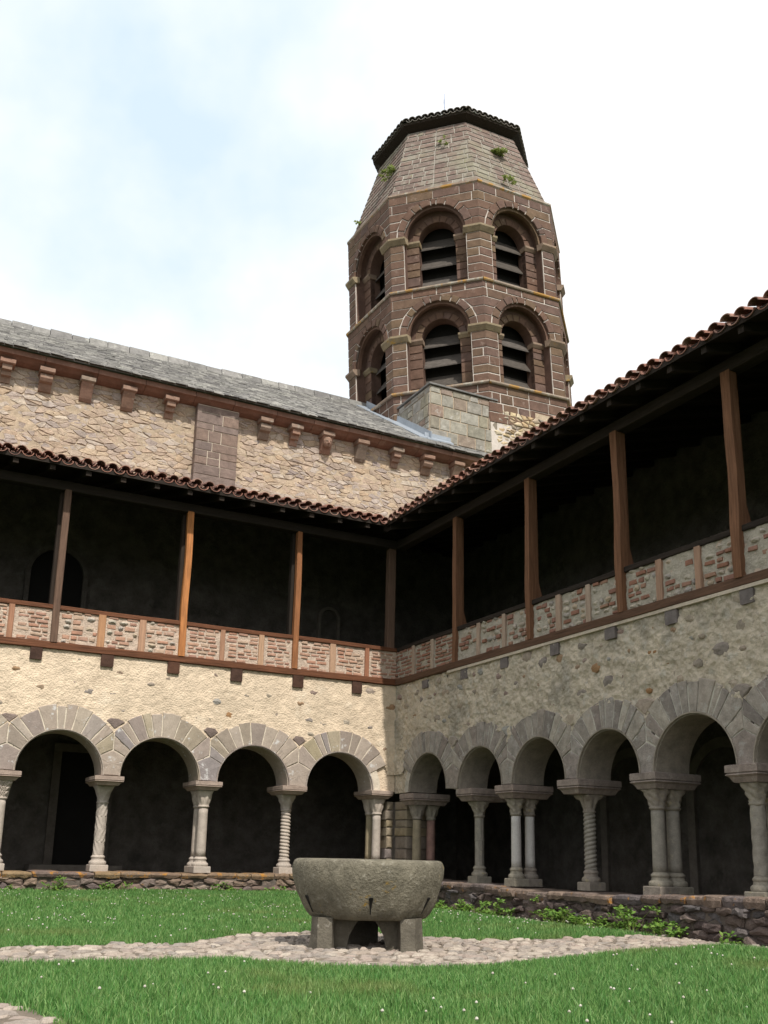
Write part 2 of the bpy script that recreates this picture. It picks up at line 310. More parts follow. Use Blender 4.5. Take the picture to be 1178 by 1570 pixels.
M['basin'] = material('granite_basin', [(0.18, 0.162, 0.122)], 7, 0.38, 1.0, 42, 0.9, lichen=[((0.33, 0.31, 0.26), 14, 0.58, 0.5), ((0.36, 0.22, 0.03), 4.5, 0.645, 0.85), ((0.09, 0.08, 0.06), 22, 0.58, 0.6)], crack=0, bump_dist=0.03)
M['basin_leg'] = material('basin_leg_stone', [(0.115, 0.102, 0.08)], 6, 0.3, 0.7, 35, lichen=[((0.34, 0.32, 0.28), 6, 0.6, 0.5)])
M['cobble'] = material('path_cobble', [(0.29, 0.24, 0.20), (0.34, 0.29, 0.245), (0.21, 0.18, 0.16), (0.39, 0.34, 0.285), (0.30, 0.24, 0.205), (0.25, 0.22, 0.195)], 10, 0.22, 0.6, 40)
M['grass'] = material('grass_blade', [(0.068, 0.185, 0.04), (0.10, 0.24, 0.052), (0.175, 0.31, 0.09), (0.074, 0.195, 0.047), (0.25, 0.37, 0.13), (0.065, 0.19, 0.04)], 1.2, 0.35, 0.0, 20, 0.55, big=((0.23, 0.24, 0.085), 0.6, 0.54, 0.5), spec=0.35, transl=0.3)
M['soil'] = material('lawn_soil', [(0.05, 0.075, 0.022)], 2, 0.3, 0.6, 20)
M['clover'] = material('clover_white', [(0.5, 0.48, 0.42), (0.42, 0.38, 0.33)], 20, 0.1, 0.2, 80)
M['leaf'] = material('bright_leaf', [(0.10, 0.20, 0.03), (0.13, 0.25, 0.04), (0.085, 0.17, 0.03), (0.17, 0.27, 0.05)], 6, 0.2, 0.1, 30, 0.5, spec=0.3, transl=0.3)
M['weed'] = material('wall_weed_leaf', [(0.24, 0.31, 0.08), (0.32, 0.36, 0.13), (0.2, 0.26, 0.08)], 6, 0.2, 0.1, 30, 0.6, transl=0.3)
M['metal'] = material('pale_blue_metal', [(0.35, 0.42, 0.6)], 5, 0.1, 0.1, 20, 0.4)

def path_dist(x, y):
    """>0 inside the cobbled path"""
    wob = 0.10 * (noise.noise((x * 0.9, y * 0.9, 3.1)) + 0.6 * noise.noise((x * 2.3, y * 2.3, 7.0)))
    d = 1.44 - math.hypot(x - 3.80, (y - 7.62) * 1.0)
    if x < 3.9: d = max(d, min(8.33 - 0.01 * x - y, y - 7.13 + 0.12 * max(0, x - 1.5)))
    if x > 3.6:
        ylo = 6.35 + 0.28 * max(0, min(3, x - 4.4)); d = max(d, min(8.0 - y, y - ylo))
    d = max(d, min(x - 7.6 - 0.03 * (y - 9), 9.2 - x, y - 6.62, 15 - y) * 0.9)   # the strip along the right wing
    d = max(d, min(0.82 - x + .1 * math.sin(y * 3), 5.93 - y - max(0, x) * .35, x + 0.9, y - 1.5) - .07)                        # arm at the near left corner
    return d + wob * 0.6
def ground_h(x, y):
    t = min(1, max(0, (x - 6.9) / 1.6)); h = -0.15 * t * t * (3 - 2 * t)
    t2 = min(1, max(0, (y - 12.5) / 4)); h += 0.05 * t2 * (1 - t)
    return h + 0.012 * noise.noise((x * 0.8, y * 0.8, 0.4))

# ------------------------------------------------------------------ ground, path
def axis(lo, hi, step, far):
    a = list(np.arange(lo, hi + 1e-6, step)); e = 2.0; l, h = [], []
    while lo - e > -far: l.append(lo - e); h.append(hi + e); e *= 2.2
    return sorted(l) + a + h
xs = axis(-6, 13.4, 0.2, 500); ys = axis(-3, 22, 0.2, 500)
mb = MB(); nx, ny = len(xs), len(ys)
mb.v = [(x, y, ground_h(x, y)) for y in ys for x in xs]
mb.f = [(j * nx + i, j * nx + i + 1, (j + 1) * nx + i + 1, (j + 1) * nx + i) for j in range(ny - 1) for i in range(nx - 1)]
mb.build('ground', M['soil'], smooth=True, kind='structure')
M['dirt'] = material('path_dirt', [(0.17, 0.14, 0.11)], 6, 0.3, 0.8, 30)
gx = np.arange(-1.1, 9.25, 0.07); gy = np.arange(1.4, 15.2, 0.07); mb = MB(); idx = {}
def gv(i, j):
    if (i, j) not in idx:
        idx[(i, j)] = len(mb.v); mb.v.append((gx[i], gy[j], ground_h(gx[i], gy[j]) + 0.006 + 0.006 * noise.noise((gx[i] * 5, gy[j] * 5, 1))))
    return idx[(i, j)]
for i in range(len(gx) - 1):
    for j in range(len(gy) - 1):
        if path_dist(gx[i] + 0.035, gy[j] + 0.035) > -0.06: mb.f.append((gv(i, j), gv(i + 1, j), gv(i + 1, j + 1), gv(i, j + 1)))
path = mb.build('cobbled_path', M['dirt'], smooth=True, kind='structure')
pts = []
for j, y in enumerate(np.arange(1.4, 13.2, 0.09)):
    for x in np.arange(-1, 9.2, 0.115):
        px, py = x + (j % 2) * 0.075 + rnd.uniform(-.075, .075), y + rnd.uniform(-.05, .05)
        if path_dist(px, py) > -0.4: pts.append((px, py))
cells = voronoi(pts, -1.2, 9.3, 1.2, 14, 1.25, 0.012); pieces = []
for p, c in zip(pts, cells):
    if len(c) < 3 or path_dist(*p) < 0.0: continue
    if p[0] > 7.7 and rnd.random() < 0.45: continue
    h = ground_h(*p); q = MB(); top = rnd.uniform(0.006, 0.030)
    q.slab(frame((0, 0, h), (1, 0, 0), (0, 1, 0), (0, 0, 1)), ragged(c, .012, rnd), -0.03, top, 0.014, 0.004, 0.006)
    pieces.append((q, (p[0], p[1], h), area(c) * 0.3))
emit(pieces, 'cobble', M['cobble'], path, 300)

# ------------------------------------------------------------------ arcades
CX, CY, TH = 9.2, 17.25, 0.55
FL = frame((0, CY, 0), (1, 0, 0), (0, 0, 1), (0, -1, 0))
FRT = frame((CX, 0, 0), (0, -1, 0), (0, 0, 1), (-1, 0, 0))           # u = -Y
FCH = frame((0, CY + 3.6, 0), (1, 0, 0), (0, 0, 1), (0, -1, 0))
def arch_panel(mb, fr, u0, u1, z0, z1, c, r, zs, n0, n1, seg=28):
    """panel with a round opening that is open at the bottom (z0<=zs)"""
    inn = [(c - r, z0)] if z0 < zs - 1e-6 else []
    inn += [(c - r * math.cos(math.pi * i / seg), zs + r * math.sin(math.pi * i / seg)) for i in range(seg + 1)]
    if z0 < zs - 1e-6: inn.append((c + r, z0))
    out = []
    for i, (x, z) in enumerate(inn):
        if i == 0: out.append((u0, z0)); continue
        if i == len(inn) - 1: out.append((u1, z0)); continue
        a = math.pi * (i / (len(inn) - 1)); dx, dz = -math.cos(a), math.sin(a)
        k = min(((u1 - c) / dx if dx > 1e-6 else (u0 - c) / dx if dx < -1e-6 else 9e9), (z1 - z0) / dz if dz > 1e-6 else 9e9)
        out.append((c + dx * k, z0 + dz * k))
    m = len(inn); vs = [fr(*p, n1) for p in inn] + [fr(*p, n1) for p in out] + [fr(*p, n0) for p in inn] + [fr(*p, n0) for p in out]; fs = []
    for i in range(m - 1):
        fs += [(i, m + i, m + i + 1, i + 1), (2 * m + i, 2 * m + i + 1, 3 * m + i + 1, 3 * m + i),
               (i, i + 1, 2 * m + i + 1, 2 * m + i), (m + i, 3 * m + i, 3 * m + i + 1, m + i + 1)]
    fs += [(0, 2 * m, 3 * m, m), (m - 1, 2 * m - 1, 4 * m - 1, 3 * m - 1)]
    # corners that the radial fan cuts off
    for sgn, uu in ((-1, u0), (1, u1)):
        pass
    mb.add(vs, fs)
    for (ua, ub) in ((u0, None), (u1, None)):
        i = min(range(m - 1), key=lambda i: 0 if (abs(out[i][0] - ua) < 1e-6) != (abs(out[i + 1][0] - ua) < 1e-6) and max(out[i][1], out[i + 1][1]) > z0 + 0.05 else 1)
        p, q = out[i], out[i + 1]
        if p[1] < z1 - 1e-6 or q[1] < z1 - 1e-6:
            tri = [p, (ua, z1), q]; mb.add([fr(*t, n1) for t in tri] + [fr(*t, n0) for t in tri], [(0, 1, 2), (3, 5, 4)])
def arc_strip(mb, fr, c, zs, r0, r1, n0, n1, a0=0, a1=math.pi, seg=32):
    rings = []
    for i in range(seg + 1):
        a = a0 + (a1 - a0) * i / seg; co, si = math.cos(a), math.sin(a)
        rings.append([fr(c + r * co, zs + r * si, n) for r, n in ((r0, n0), (r1, n0), (r1, n1), (r0, n1))])
    mb.ring_loft(rings)
def voussoir_polys(arches, ends, rt_, nv, th0, R_):
    """2D stones of a row of arches. arches: [(c, r, zs)] ascending; ends: midlines, one more than arches"""
    out = []
    for i, (c, r, zs) in enumerate(arches):
        m0, m1 = ends[i], ends[i + 1]; Ro = r + rt_
        w = [R_.uniform(0.62, 1.5) for _ in range(nv)]; tot = sum(w); a = th0; g = 0.009
        for k in range(nv):
            a2 = a + (math.pi - 2 * th0) * w[k] / tot
            da, db = g / r, g / Ro; ro = Ro + R_.uniform(-.02, .035)
            poly = [(c + r * math.cos(t), zs + r * math.sin(t)) for t in (a + da, (a + a2) / 2, a2 - da)]
            poly = [(c + ro * math.cos(t), zs + ro * math.sin(t)) for t in (a + db, (a + a2) / 2, a2 - db)] + poly[::-1]
            poly = clip(poly, 1, 0, m1 - g); poly = clip(poly, -1, 0, -(m0 + g))
            if len(poly) >= 3 and area(poly) > 0.004: out.append(poly)
            a = a2
    for i in range(1, len(arches)):
        m = ends[i]; (c0, r0, z0), (c1, r1, z1) = arches[i - 1], arches[i]; g = 0.007
        left = [(c0 + r0 * math.cos(t), z0 + r0 * math.sin(t)) for t in np.linspace(0, th0 - g / r0, 5)]
        right = [(c1 - r1 * math.cos(t), z1 + r1 * math.sin(t)) for t in np.linspace(0, th0 - g / r1, 5)]
        pk = ((z0 + math.tan(th0) * (m - c0)) + (z1 + math.tan(th0) * (c1 - m))) / 2 - 0.012
        out.append(left[:1] + right + [(m, pk)] + left[:0:-1])
    return out
def rough_sheet(name, m, parent, fr, u0, u1, z0, z1, arches, ends, rt_, amp, step, base, freq, seed):
    mb = MB(); nu = int((u1 - u0) / step); nzz = int((z1 - z0) / step); keep = {}
    def hole(u, z):
        for i, (c, r, zs) in enumerate(arches):
            if ends[i] <= u <= ends[i + 1]:
                d = math.hypot(u - c, z - zs)
                return d < r + rt_ - 0.05
        return False
    def vid(i, j):
        if (i, j) not in keep:
            u, z = u0 + (u1 - u0) * i / nu, z0 + (z1 - z0) * j / nzz
            n = noise.fractal((u * freq + seed, z * freq, seed), 0.8, 2.1, 4) * amp + noise.noise((u * 1.1, z * 1.1, seed)) * amp * 0.6
            ridge = abs(noise.noise((u * 9 + seed, z * 11, 2.0))) * amp * 0.8
            keep[(i, j)] = len(mb.v); mb.v.append(fr(u, z, base + n - ridge))
        return keep[(i, j)]
    for i in range(nu):
        for j in range(nzz):
            if not hole(u0 + (i + .5) * step, z0 + (j + .5) * step): mb.f.append((vid(i, j), vid(i + 1, j), vid(i + 1, j + 1), vid(i, j + 1)))
    return mb.build(name, m, parent, smooth=True)
def spandrel_stones(arches, ends, rt_, R_):
    out = []
    for i in range(1, len(arches)):
        m = ends[i]; (c0, r0, z0), (c1, r1, z1) = arches[i - 1], arches[i]
        R0, R1 = r0 + rt_ + .015, r1 + rt_ + .015
        if abs(m - c0) > R0: continue
        zv = z0 + math.sqrt(max(0, R0 * R0 - (m - c0) ** 2)) + 0.03; w = R_.uniform(.13, .2)
        l = [(m - w * k, z0 + math.sqrt(max(0, R0 ** 2 - (m - w * k - c0) ** 2)) + .015) for k in (1.0, 0.5)]
        r_ = [(m + w * k, z1 + math.sqrt(max(0, R1 ** 2 - (m + w * k - c1) ** 2)) + .015) for k in (0.5, 1.0)]
        top = max(l[0][1], r_[1][1]) + R_.uniform(.0, .06)
        out.append([l[0], l[1], (m, zv), r_[0], r_[1], (m + w * .5, top), (m - w * .55, top + .01)])
    return out
def embedded(fr, parent, m, u0, u1, z0, z1, n, sz, arches, ends, rt_, R_, base, label=None):
    k = 0; tries = 0; placed = []
    while k < n and tries < n * 30:
        tries += 1; u, z = R_.uniform(u0, u1), R_.uniform(z0, z1); s = sz * R_.uniform(.55, 1.4)
        if any(ends[i] <= u <= ends[i + 1] and math.hypot(u - c, z - zs) < r + rt_ + s * .6 for i, (c, r, zs) in enumerate(arches)): continue
        if any(math.hypot(u - a, z - b) < 1.3 * (s + t) for a, b, t in placed): continue
        placed.append((u, z, s)); q = MB(); nn = R_.randint(6, 8); ph = R_.random()
        poly = [(u + s * R_.uniform(.75, 1.1) * math.cos(2 * math.pi * (i + ph) / nn), z + s * .62 * R_.uniform(.75, 1.15) * math.sin(2 * math.pi * (i + ph) / nn)) for i in range(nn)]
        q.slab(fr, poly, -0.02, base + R_.uniform(-.012, .014), 0.012, 0.006, 0.006, inset=s * .25); q.build('field_stone', m, parent); k += 1

ARL = [(-2.3, .70, 1.95), (-.56, .70, 1.95), (1.17, .71, 1.95), (2.883, .725, 1.95), (4.578, .712, 1.95), (6.29, .70, 1.94), (8.02, .70, 1.93)]
ENL = [-3.2] + [(ARL[i][0] + ARL[i][1] + ARL[i + 1][0] - ARL[i + 1][1]) / 2 for i in range(len(ARL) - 1)] + [9.215]
ARR = [(-15.92, .69, 1.90), (-14.18, .685, 1.88), (-12.53, .69, 1.88), (-10.91, .665, 1.87), (-9.28, .715, 1.86), (-7.62, .70, 1.86), (-5.95, .70, 1.86), (-4.3, .70, 1.86)]
ENR = [-17.265] + [(ARR[i][0] + ARR[i][1] + ARR[i + 1][0] - ARR[i + 1][1]) / 2 for i in range(len(ARR) - 1)] + [-3.4]
def arcade(name, label, fr, arches, ends, loc, vm, pm, rim_m, seed, nv, pl_amp, base, freq, n_emb, sz):
    R_ = random.Random(seed); t = thing(name, label, 'arcade wall', loc)
    core = MB()
    for i, (c, r, zs) in enumerate(arches): arch_panel(core, fr, ends[i], ends[i + 1], zs - 0.0, 4.0, c, r + 0.10, zs, -TH + 0.01, -0.02)
    core.build('wall_core', pm, t)
    for poly in voussoir_polys(arches, ends, 0.40, nv, R(27), R_):
        q = MB(); q.slab(fr, ragged(poly, .006, R_), -TH, 0.032 + R_.uniform(-.006, .008), 0.008, 0.003, 0.003); q.build('voussoir', vm, t)
    for i, (c, r, zs) in enumerate(arches):
        q = MB(); wdt = min(ends[i + 1] - c, c - ends[i]); a0 = math.acos(min(1, (wdt - .004) / (r + .36))); arc_strip(q, fr, c, zs, r + 0.008, wdt - .004, -.3, 0.022 - .0008 * (i % 2)); arc_strip(q, fr, c, zs, wdt - .02, r + .36, -.3, 0.0216 - .0008 * (i % 2), a0, math.pi - a0); q.build('joint_mortar', M['joint_l'] if vm == M['vous_l'] else M['joint_r'], t)
    for i in range(1, len(arches)):
        m, zs = ends[i], arches[i][2]; q = MB(); q.slab(fr, [(m - .10, zs + .2), (m + .10, zs + .2), (m + .10, zs + .7), (m - .10, zs + .7)], -.28, .0209, .001); q.build('joint_mortar', M['joint_l'] if vm == M['vous_l'] else M['joint_r'], t)
    for (c, r, zs) in arches:
        q = MB(); arc_strip(q, fr, c, zs, r - 0.028, r + 0.012, -TH - 0.01, 0.012); arc_strip(q, fr, c, zs, r - 0.012, r + 0.006, 0.010, 0.045); q.build('arch_rim', rim_m, t, smooth=False)
    for poly in spandrel_stones(arches, ends, 0.40, R_):
        q = MB(); q.slab(fr, poly, -.04, base + 0.012, 0.012, 0.006, 0.004); q.build('spandrel_stone', M['embed'] if vm == M['vous_r'] else M['buttress'], t)
    rough_sheet('plaster_face', pm, t, fr, ends[0], ends[-1], 2.25, 4.0, arches, ends, 0.40, pl_amp, 0.027, base, freq, seed * 1.7)
    embedded(fr, t, M['embed'], ends[0] + .1, ends[-1] - .1, 2.6, 3.9, n_emb, sz, arches, ends, 0.40, R_, base)
    return t
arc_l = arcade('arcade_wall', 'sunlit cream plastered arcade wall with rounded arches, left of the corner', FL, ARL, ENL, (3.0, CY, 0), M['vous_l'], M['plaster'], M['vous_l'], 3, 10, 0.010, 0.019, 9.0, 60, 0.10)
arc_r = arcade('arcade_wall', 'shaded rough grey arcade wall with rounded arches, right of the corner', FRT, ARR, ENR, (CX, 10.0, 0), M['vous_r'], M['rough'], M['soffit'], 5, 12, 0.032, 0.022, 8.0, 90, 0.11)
# lime skim line under the right-hand timber
q = MB(); q.box(CX - 0.062, CX - 0.015, 3.4, 15.2, 3.955, 4.0); q.build('lime_strip', M['mortar_l'], arc_r)

# corner pier of stacked stones
pier = thing('corner_pier', 'stack of brown stones standing in the corner between the column pairs', 'pier', (9.3, 17.35, 0.3))
z = 0.34; rr = random.Random(4)
while z < 1.74:
    h = min(rr.uniform(.13, .24), 1.745 - z)
    if 1.745 - z - h < .07: h = 1.745 - z
    q = MB(); x0 = 9.045 + rr.uniform(-.02, .02); q.slab(FL, [(x0, z + .006), (9.19, z + .006), (9.19, z + h - .006), (x0, z + h - .006)], -.5, -.01 + rr.uniform(-.012, .01), .02, .012, .004, inset=.022); q.build('pier_stone', M['pier'], pier)
    y0 = -16.80 + rr.uniform(-.02, .02); q = MB(); q.slab(FRT, [(-17.245, z + .006), (y0, z + .006), (y0, z + h - .006), (-17.245, z + h - .006)], -.5, -.015 + rr.uniform(-.012, .01), .02, .012, .004, inset=.022); q.build('pier_stone', M['pier'], pier)
    z += h
q = MB(); q.box(9.07, 9.74, 17.28, 17.79, 0.3, 1.74); q.box(9.23, 9.74, 16.84, 17.279, 0.3, 1.739); q.build('pier_core', M['mortar_d'], pier)

# columns ------------------------------------------------------------
def lathe(mb, o, rows, seg=24, fn=None):
    rings = []
    for (z, r) in rows:
        ring = []
        for j in range(seg):
            a = 2 * math.pi * j / seg; k = r if fn is None else fn(a, z, r)
            ring.append((o[0] + k * math.cos(a), o[1] + k * math.sin(a), o[2] + z))
        rings.append(ring)
    return mb.ring_loft(rings)
def shaft(mb, o, h, r, style):
    if style == 'smooth': return lathe(mb, o, [(h * i / 8, r * (1 - 0.06 * i / 8)) for i in range(9)], 20)
    nz_, seg = (150, 28)
    def fn(a, z, rr_):
        if style == 'rings': return rr_ * (1.02 + .21 * (abs(math.sin(math.pi * z / 0.062 + a / 2)) - .6))
        if style == 'rope': return rr_ * (1.02 + .21 * (abs(math.sin((2 * a - z * 2 * math.pi / 0.062) / 2)) - .6))
        if style == 'chevron':
            s_ = 1 if int(z / (h / 4)) % 2 == 0 else -1
            return rr_ * (1 + .09 * math.sin(7 * a + s_ * z * 38))
        if style == 'flute':
            ph = 0 if z < h * .52 else math.pi / 8
            return rr_ * (1.0 - .12 * abs(math.sin(4 * (a + ph)))) * (1.06 if abs(z - h * .52) < .012 else 1)
        if style == 'lozenge': return rr_ * (1 + .13 * max(abs(math.sin(2 * a + z * 14)), abs(math.sin(2 * a - z * 14))) - .06)
    return lathe(mb, o, [(h * i / nz_, r) for i in range(nz_ + 1)], seg, fn)
def base_mesh(mb, o, h, r, i=0):
    p = r * (1.72 - .05 * i); o = (o[0], o[1], o[2] - .003 * i); mb.ring_loft([[(o[0] + sx * p * k, o[1] + sy * p * k, o[2] + z) for sx, sy in ((-1, -1), (1, -1), (1, 1), (-1, 1))] for z, k in ((0, 1.0), (h * .36, 1.0), (h * .40, .96))])
    return lathe(mb, o, [(h * .38, r * 1.6)] + [(h * (.38 + .12 * (1 - math.cos(t))), r * (1.45 + .2 * math.sin(t))) for t in np.linspace(0.2, math.pi - .2, 6)] + [(h * .66, r * 1.28), (h * .76, r * 1.2)] + [(h * (.86 - .07 * math.cos(t)), r * (1.16 + .17 * math.sin(t))) for t in np.linspace(0.2, math.pi - .2, 5)] + [(h, r)], 20)
def capital(mb, o, h, r, w, style, seed):
    seg, nz_ = 40, 14; rings = []
    rings.append([(o[0] + r * 1.0 * math.cos(2 * math.pi * j / seg), o[1] + r * math.sin(2 * math.pi * j / seg), o[2] - .012) for j in range(seg)])
    for t in np.linspace(0, math.pi, 4): rings.append([(o[0] + r * (1.05 + .14 * math.sin(t)) * math.cos(2 * math.pi * j / seg), o[1] + r * (1.05 + .14 * math.sin(t)) * math.sin(2 * math.pi * j / seg), o[2] + .015 - .015 * math.cos(t)) for j in range(seg)])
    for i in range(1, nz_ + 1):
        t = i / nz_; z = .032 + (h - .032) * t; ring = []
        for j in range(seg):
            a = 2 * math.pi * j / seg; sq = w / max(abs(math.cos(a)), abs(math.sin(a)), .74)
            k = t ** 1.5; rr_ = r * 1.04 * (1 - k) + sq * k
            if style == 'leaf': rr_ += .022 * math.sin(4 * a + math.pi / 4) ** 2 * math.sin(math.pi * min(1, t * 1.35)) * (1 if t < .74 else -.6)
            elif style == 'carved': rr_ += .016 * math.sin(5 * a + seed + 8 * t) * math.sin(7 * t + seed) + .01 * noise.noise((a * 3, t * 8, seed))
            elif style == 'volute': rr_ += (.035 * max(0, math.cos(4 * (a - math.pi / 4))) ** 3 * (1 if .66 < t < .93 else 0)) - .012 * math.cos(8 * a) * math.sin(math.pi * t)
            elif style == 'arches': rr_ += .018 * (abs(((t - .15) - .55 * abs(math.sin(2 * a))) % .28 - .14) < .06)
            elif style == 'plain': rr_ += .014 * noise.noise((a * 2.2, t * 3, seed))
            ring.append((o[0] + rr_ * math.cos(a), o[1] + rr_ * math.sin(a), o[2] + z))
        rings.append(ring)
    return mb.ring_loft(rings)
def abacus(mb, x0, x1, y0, y1, z0, z1):
    h = z1 - z0; rings = []
    for z, i in ((0, .07), (.30, .035), (.42, .0), (.5, .012), (.53, .02), (.56, .0), (.97, .0), (1, .012)):
        jt = rnd.uniform(-.003, .003); rings.append([(x0 + i + jt, y0 + i, z0 + h * z), (x1 - i, y0 + i + jt, z0 + h * z), (x1 - i, y1 - i, z0 + h * z), (x0 + i, y1 - i, z0 + h * z)])
    return mb.ring_loft(rings)
def column(side, u, depths, style, label, zb, zc, zt, sm, cm, am, cstyle, r=.085, wide=.245, deep=(-.12, .68), name='column', big_abacus=False):
    """depths: distance of each shaft's axis behind the wall face"""
    P = (lambda d: (u, CY + d)) if side == 'L' else (lambda d: (CX + d, u))
    mid = P(sum(depths) / len(depths)); t = thing(name, label, 'column', (mid[0], mid[1], zb), 'columns of the cloister arcade')
    for i, d in enumerate(depths):
        x, y = P(d); hb = .27 if side == 'L' else .29
        q = MB(); base_mesh(q, (x, y, zb), hb, r, i); q.build('base', cm if not isinstance(sm, (list, tuple)) else cm, t, smooth=False)
        q = MB(); shaft(q, (x, y, zb + hb), zc - zb - hb, r, style); q.build('shaft', sm[i] if isinstance(sm, (list, tuple)) else sm, t, smooth=True)
        q = MB(); capital(q, (x, y, zc), zt - zc, r, r * 1.62 if len(depths) > 1 else r * 1.85, cstyle, u); q.build('capital', cm, t, smooth=(cstyle != 'arches'))
    q = MB(); h = .15 if side == 'L' else .205
    if side == 'L': abacus(q, u - wide, u + wide, CY + deep[0], CY + deep[1], zt, zt + h)
    else: abacus(q, CX + deep[0], CX + deep[1], u - wide, u + wide, zt, zt + h)
    q.build('abacus', am, t)
    return t
ZL, ZR = .37, .31
colL = lambda u, d, st, lab, sm, cst, **k: column('L', u, d, st, lab, ZL, 1.49, 1.785, sm, k.pop('cm', M['column']), M['abacus'], cst, **k)
colR = lambda u, d, st, lab, sm, cst, **k: column('R', u, d, st, lab, ZR, 1.40, 1.66, sm, k.pop('cm', M['capital_r']), M['abacus_r'], cst, **k)
colL(2.04, (.12, .40), 'smooth', 'leftmost smooth twin column cut by the left edge of the photo', M['column'], 'arches')
colL(3.70, (.27,), 'chevron', 'pale column with zigzag fluted shaft between the two left arches', M['column'], 'plain', r=.088)
colL(5.44, (.14, .42), 'smooth', 'smooth pinkish twin column left of the stone basin', M['column'], 'leaf', r=.088)
colL(7.07, (.27,), 'rings', 'column with closely ringed spiral shaft just left of the basin', M['column'], 'carved', r=.085)
colL(8.885, (.12, .40), 'smooth', 'twin column of a grey and an olive shaft, left side of the corner', [M['column'], M['column_olive']], 'leaf', r=.085, wide=.23)
colL(.32, (.27,), 'smooth', 'smooth column outside the left edge', M['column'], 'plain')
colR(16.55, (.12, .42), 'smooth', 'twin column of an olive and a red shaft, right side of the corner', [M['column_olive'], M['column_red']], 'leaf', wide=.26)
colR(14.53, (.20,), 'flute', 'fluted grey column just right of the stone basin', M['column_grey'], 'carved', r=.083)
colR(13.34, (.12, .385), 'smooth', 'twin column with two very pale smooth shafts in the right arcade', M['column_pale'], 'carved', r=.08)
colR(11.70, (.27,), 'rope', 'column twisted like a rope in the right arcade', M['column_grey'], 'volute', r=.082)
colR(10.12, (.12, .385), 'smooth', 'thick brown grey twin column in the right arcade', M['column_grey'], 'carved', r=.092)
colR(8.45, (.12, .385), 'lozenge', 'lozenge patterned twin column at the right edge of the photo', M['column_grey'], 'carved', r=.085)
colR(6.8, (.27,), 'smooth', 'smooth column beyond the right edge', M['column_grey'], 'plain')

# low walls ------------------------------------------------------------
def low_wall(name, label, fr, u0, u1, front, topf, botf, cm, rm, seed, loc, cope_h, back=-.62):
    R_ = random.Random(seed); t = thing(name, label, 'low wall', loc)
    core = MB(); us = np.linspace(u0, u1, 40)
    core.ring_loft([[fr(u, botf(u) - .1, back), fr(u, botf(u) - .1, front - .05), fr(u, topf(u) - .03, front - .05), fr(u, topf(u) - .03, back)] for u in us]); core.build('wall_core', M['mortar_d'], t)
    u = u0
    while u < u1:                                                 # coping stones
        w = R_.uniform(.26, .55); u2 = min(u + w, u1); zt = topf((u + u2) / 2) + R_.uniform(-.012, .008); h = cope_h * R_.uniform(.8, 1.15); f = front + R_.uniform(-.03, .045)
        q = MB(); g = .008; n = 5; rings = []
        for k in range(n + 1):
            uu = u + g + (u2 - u - 2 * g) * k / n; e = .012 if k in (0, n) else 0; a, b = R_.uniform(-.016, .016), R_.uniform(-.014, .010)
            rings.append([fr(uu, zt - h + e + b, back), fr(uu, zt - h + e - b, f + a - e - .015), fr(uu, zt - h * .45, f + a - e + .008), fr(uu, zt - .016 - e, f + a - e), fr(uu, zt - e + b * .4, f + a - e - .03), fr(uu, zt - e, back)])
        q.ring_loft(rings); q.build('coping_stone', cm, t); u = u2
    pts = []; z = 0
    vmin = min(botf(u) for u in us) - .06; vmax = max(topf(u) for u in us)
    for j, v in enumerate(np.arange(vmin, vmax, .105)):
        for uu in np.arange(u0, u1, .24): pts.append((uu + (j % 2) * .12 + R_.uniform(-.09, .09), v + R_.uniform(-.035, .035)))
    pieces = []
    for p, c in zip(pts, voronoi(pts, u0, u1, vmin, vmax, 2.1, .005)):
        if len(c) < 3 or p[1] > topf(p[0]) - cope_h * .6 or p[1] < botf(p[0]) - .1: continue
        c = clip(c, 0, 1, topf(p[0]) - cope_h - .004)
        if len(c) < 3: continue
        c = ragged(c, .016, R_); q = MB(); q.slab(fr, c, front - .12, front + R_.uniform(-.06, .045), .02, .012, .012, inset=.02); pieces.append((q, fr(p[0], p[1], front), area(c)))
    emit(pieces, 'rubble_stone', rm, t, 300)
    return t
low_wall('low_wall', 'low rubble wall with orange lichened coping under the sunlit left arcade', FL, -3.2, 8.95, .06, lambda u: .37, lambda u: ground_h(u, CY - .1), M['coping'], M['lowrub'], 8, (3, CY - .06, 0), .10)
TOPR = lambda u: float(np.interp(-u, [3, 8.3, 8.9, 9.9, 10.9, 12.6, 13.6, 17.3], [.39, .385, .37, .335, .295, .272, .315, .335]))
low_wall('low_wall', 'dark mossy rubble wall under the shaded right arcade', FRT, -17.15, -3.4, .22, TOPR, lambda u: ground_h(CX - .25, -u), M['coping_r'], M['lowrub_r'], 9, (CX - .25, 10, -.15), .13)

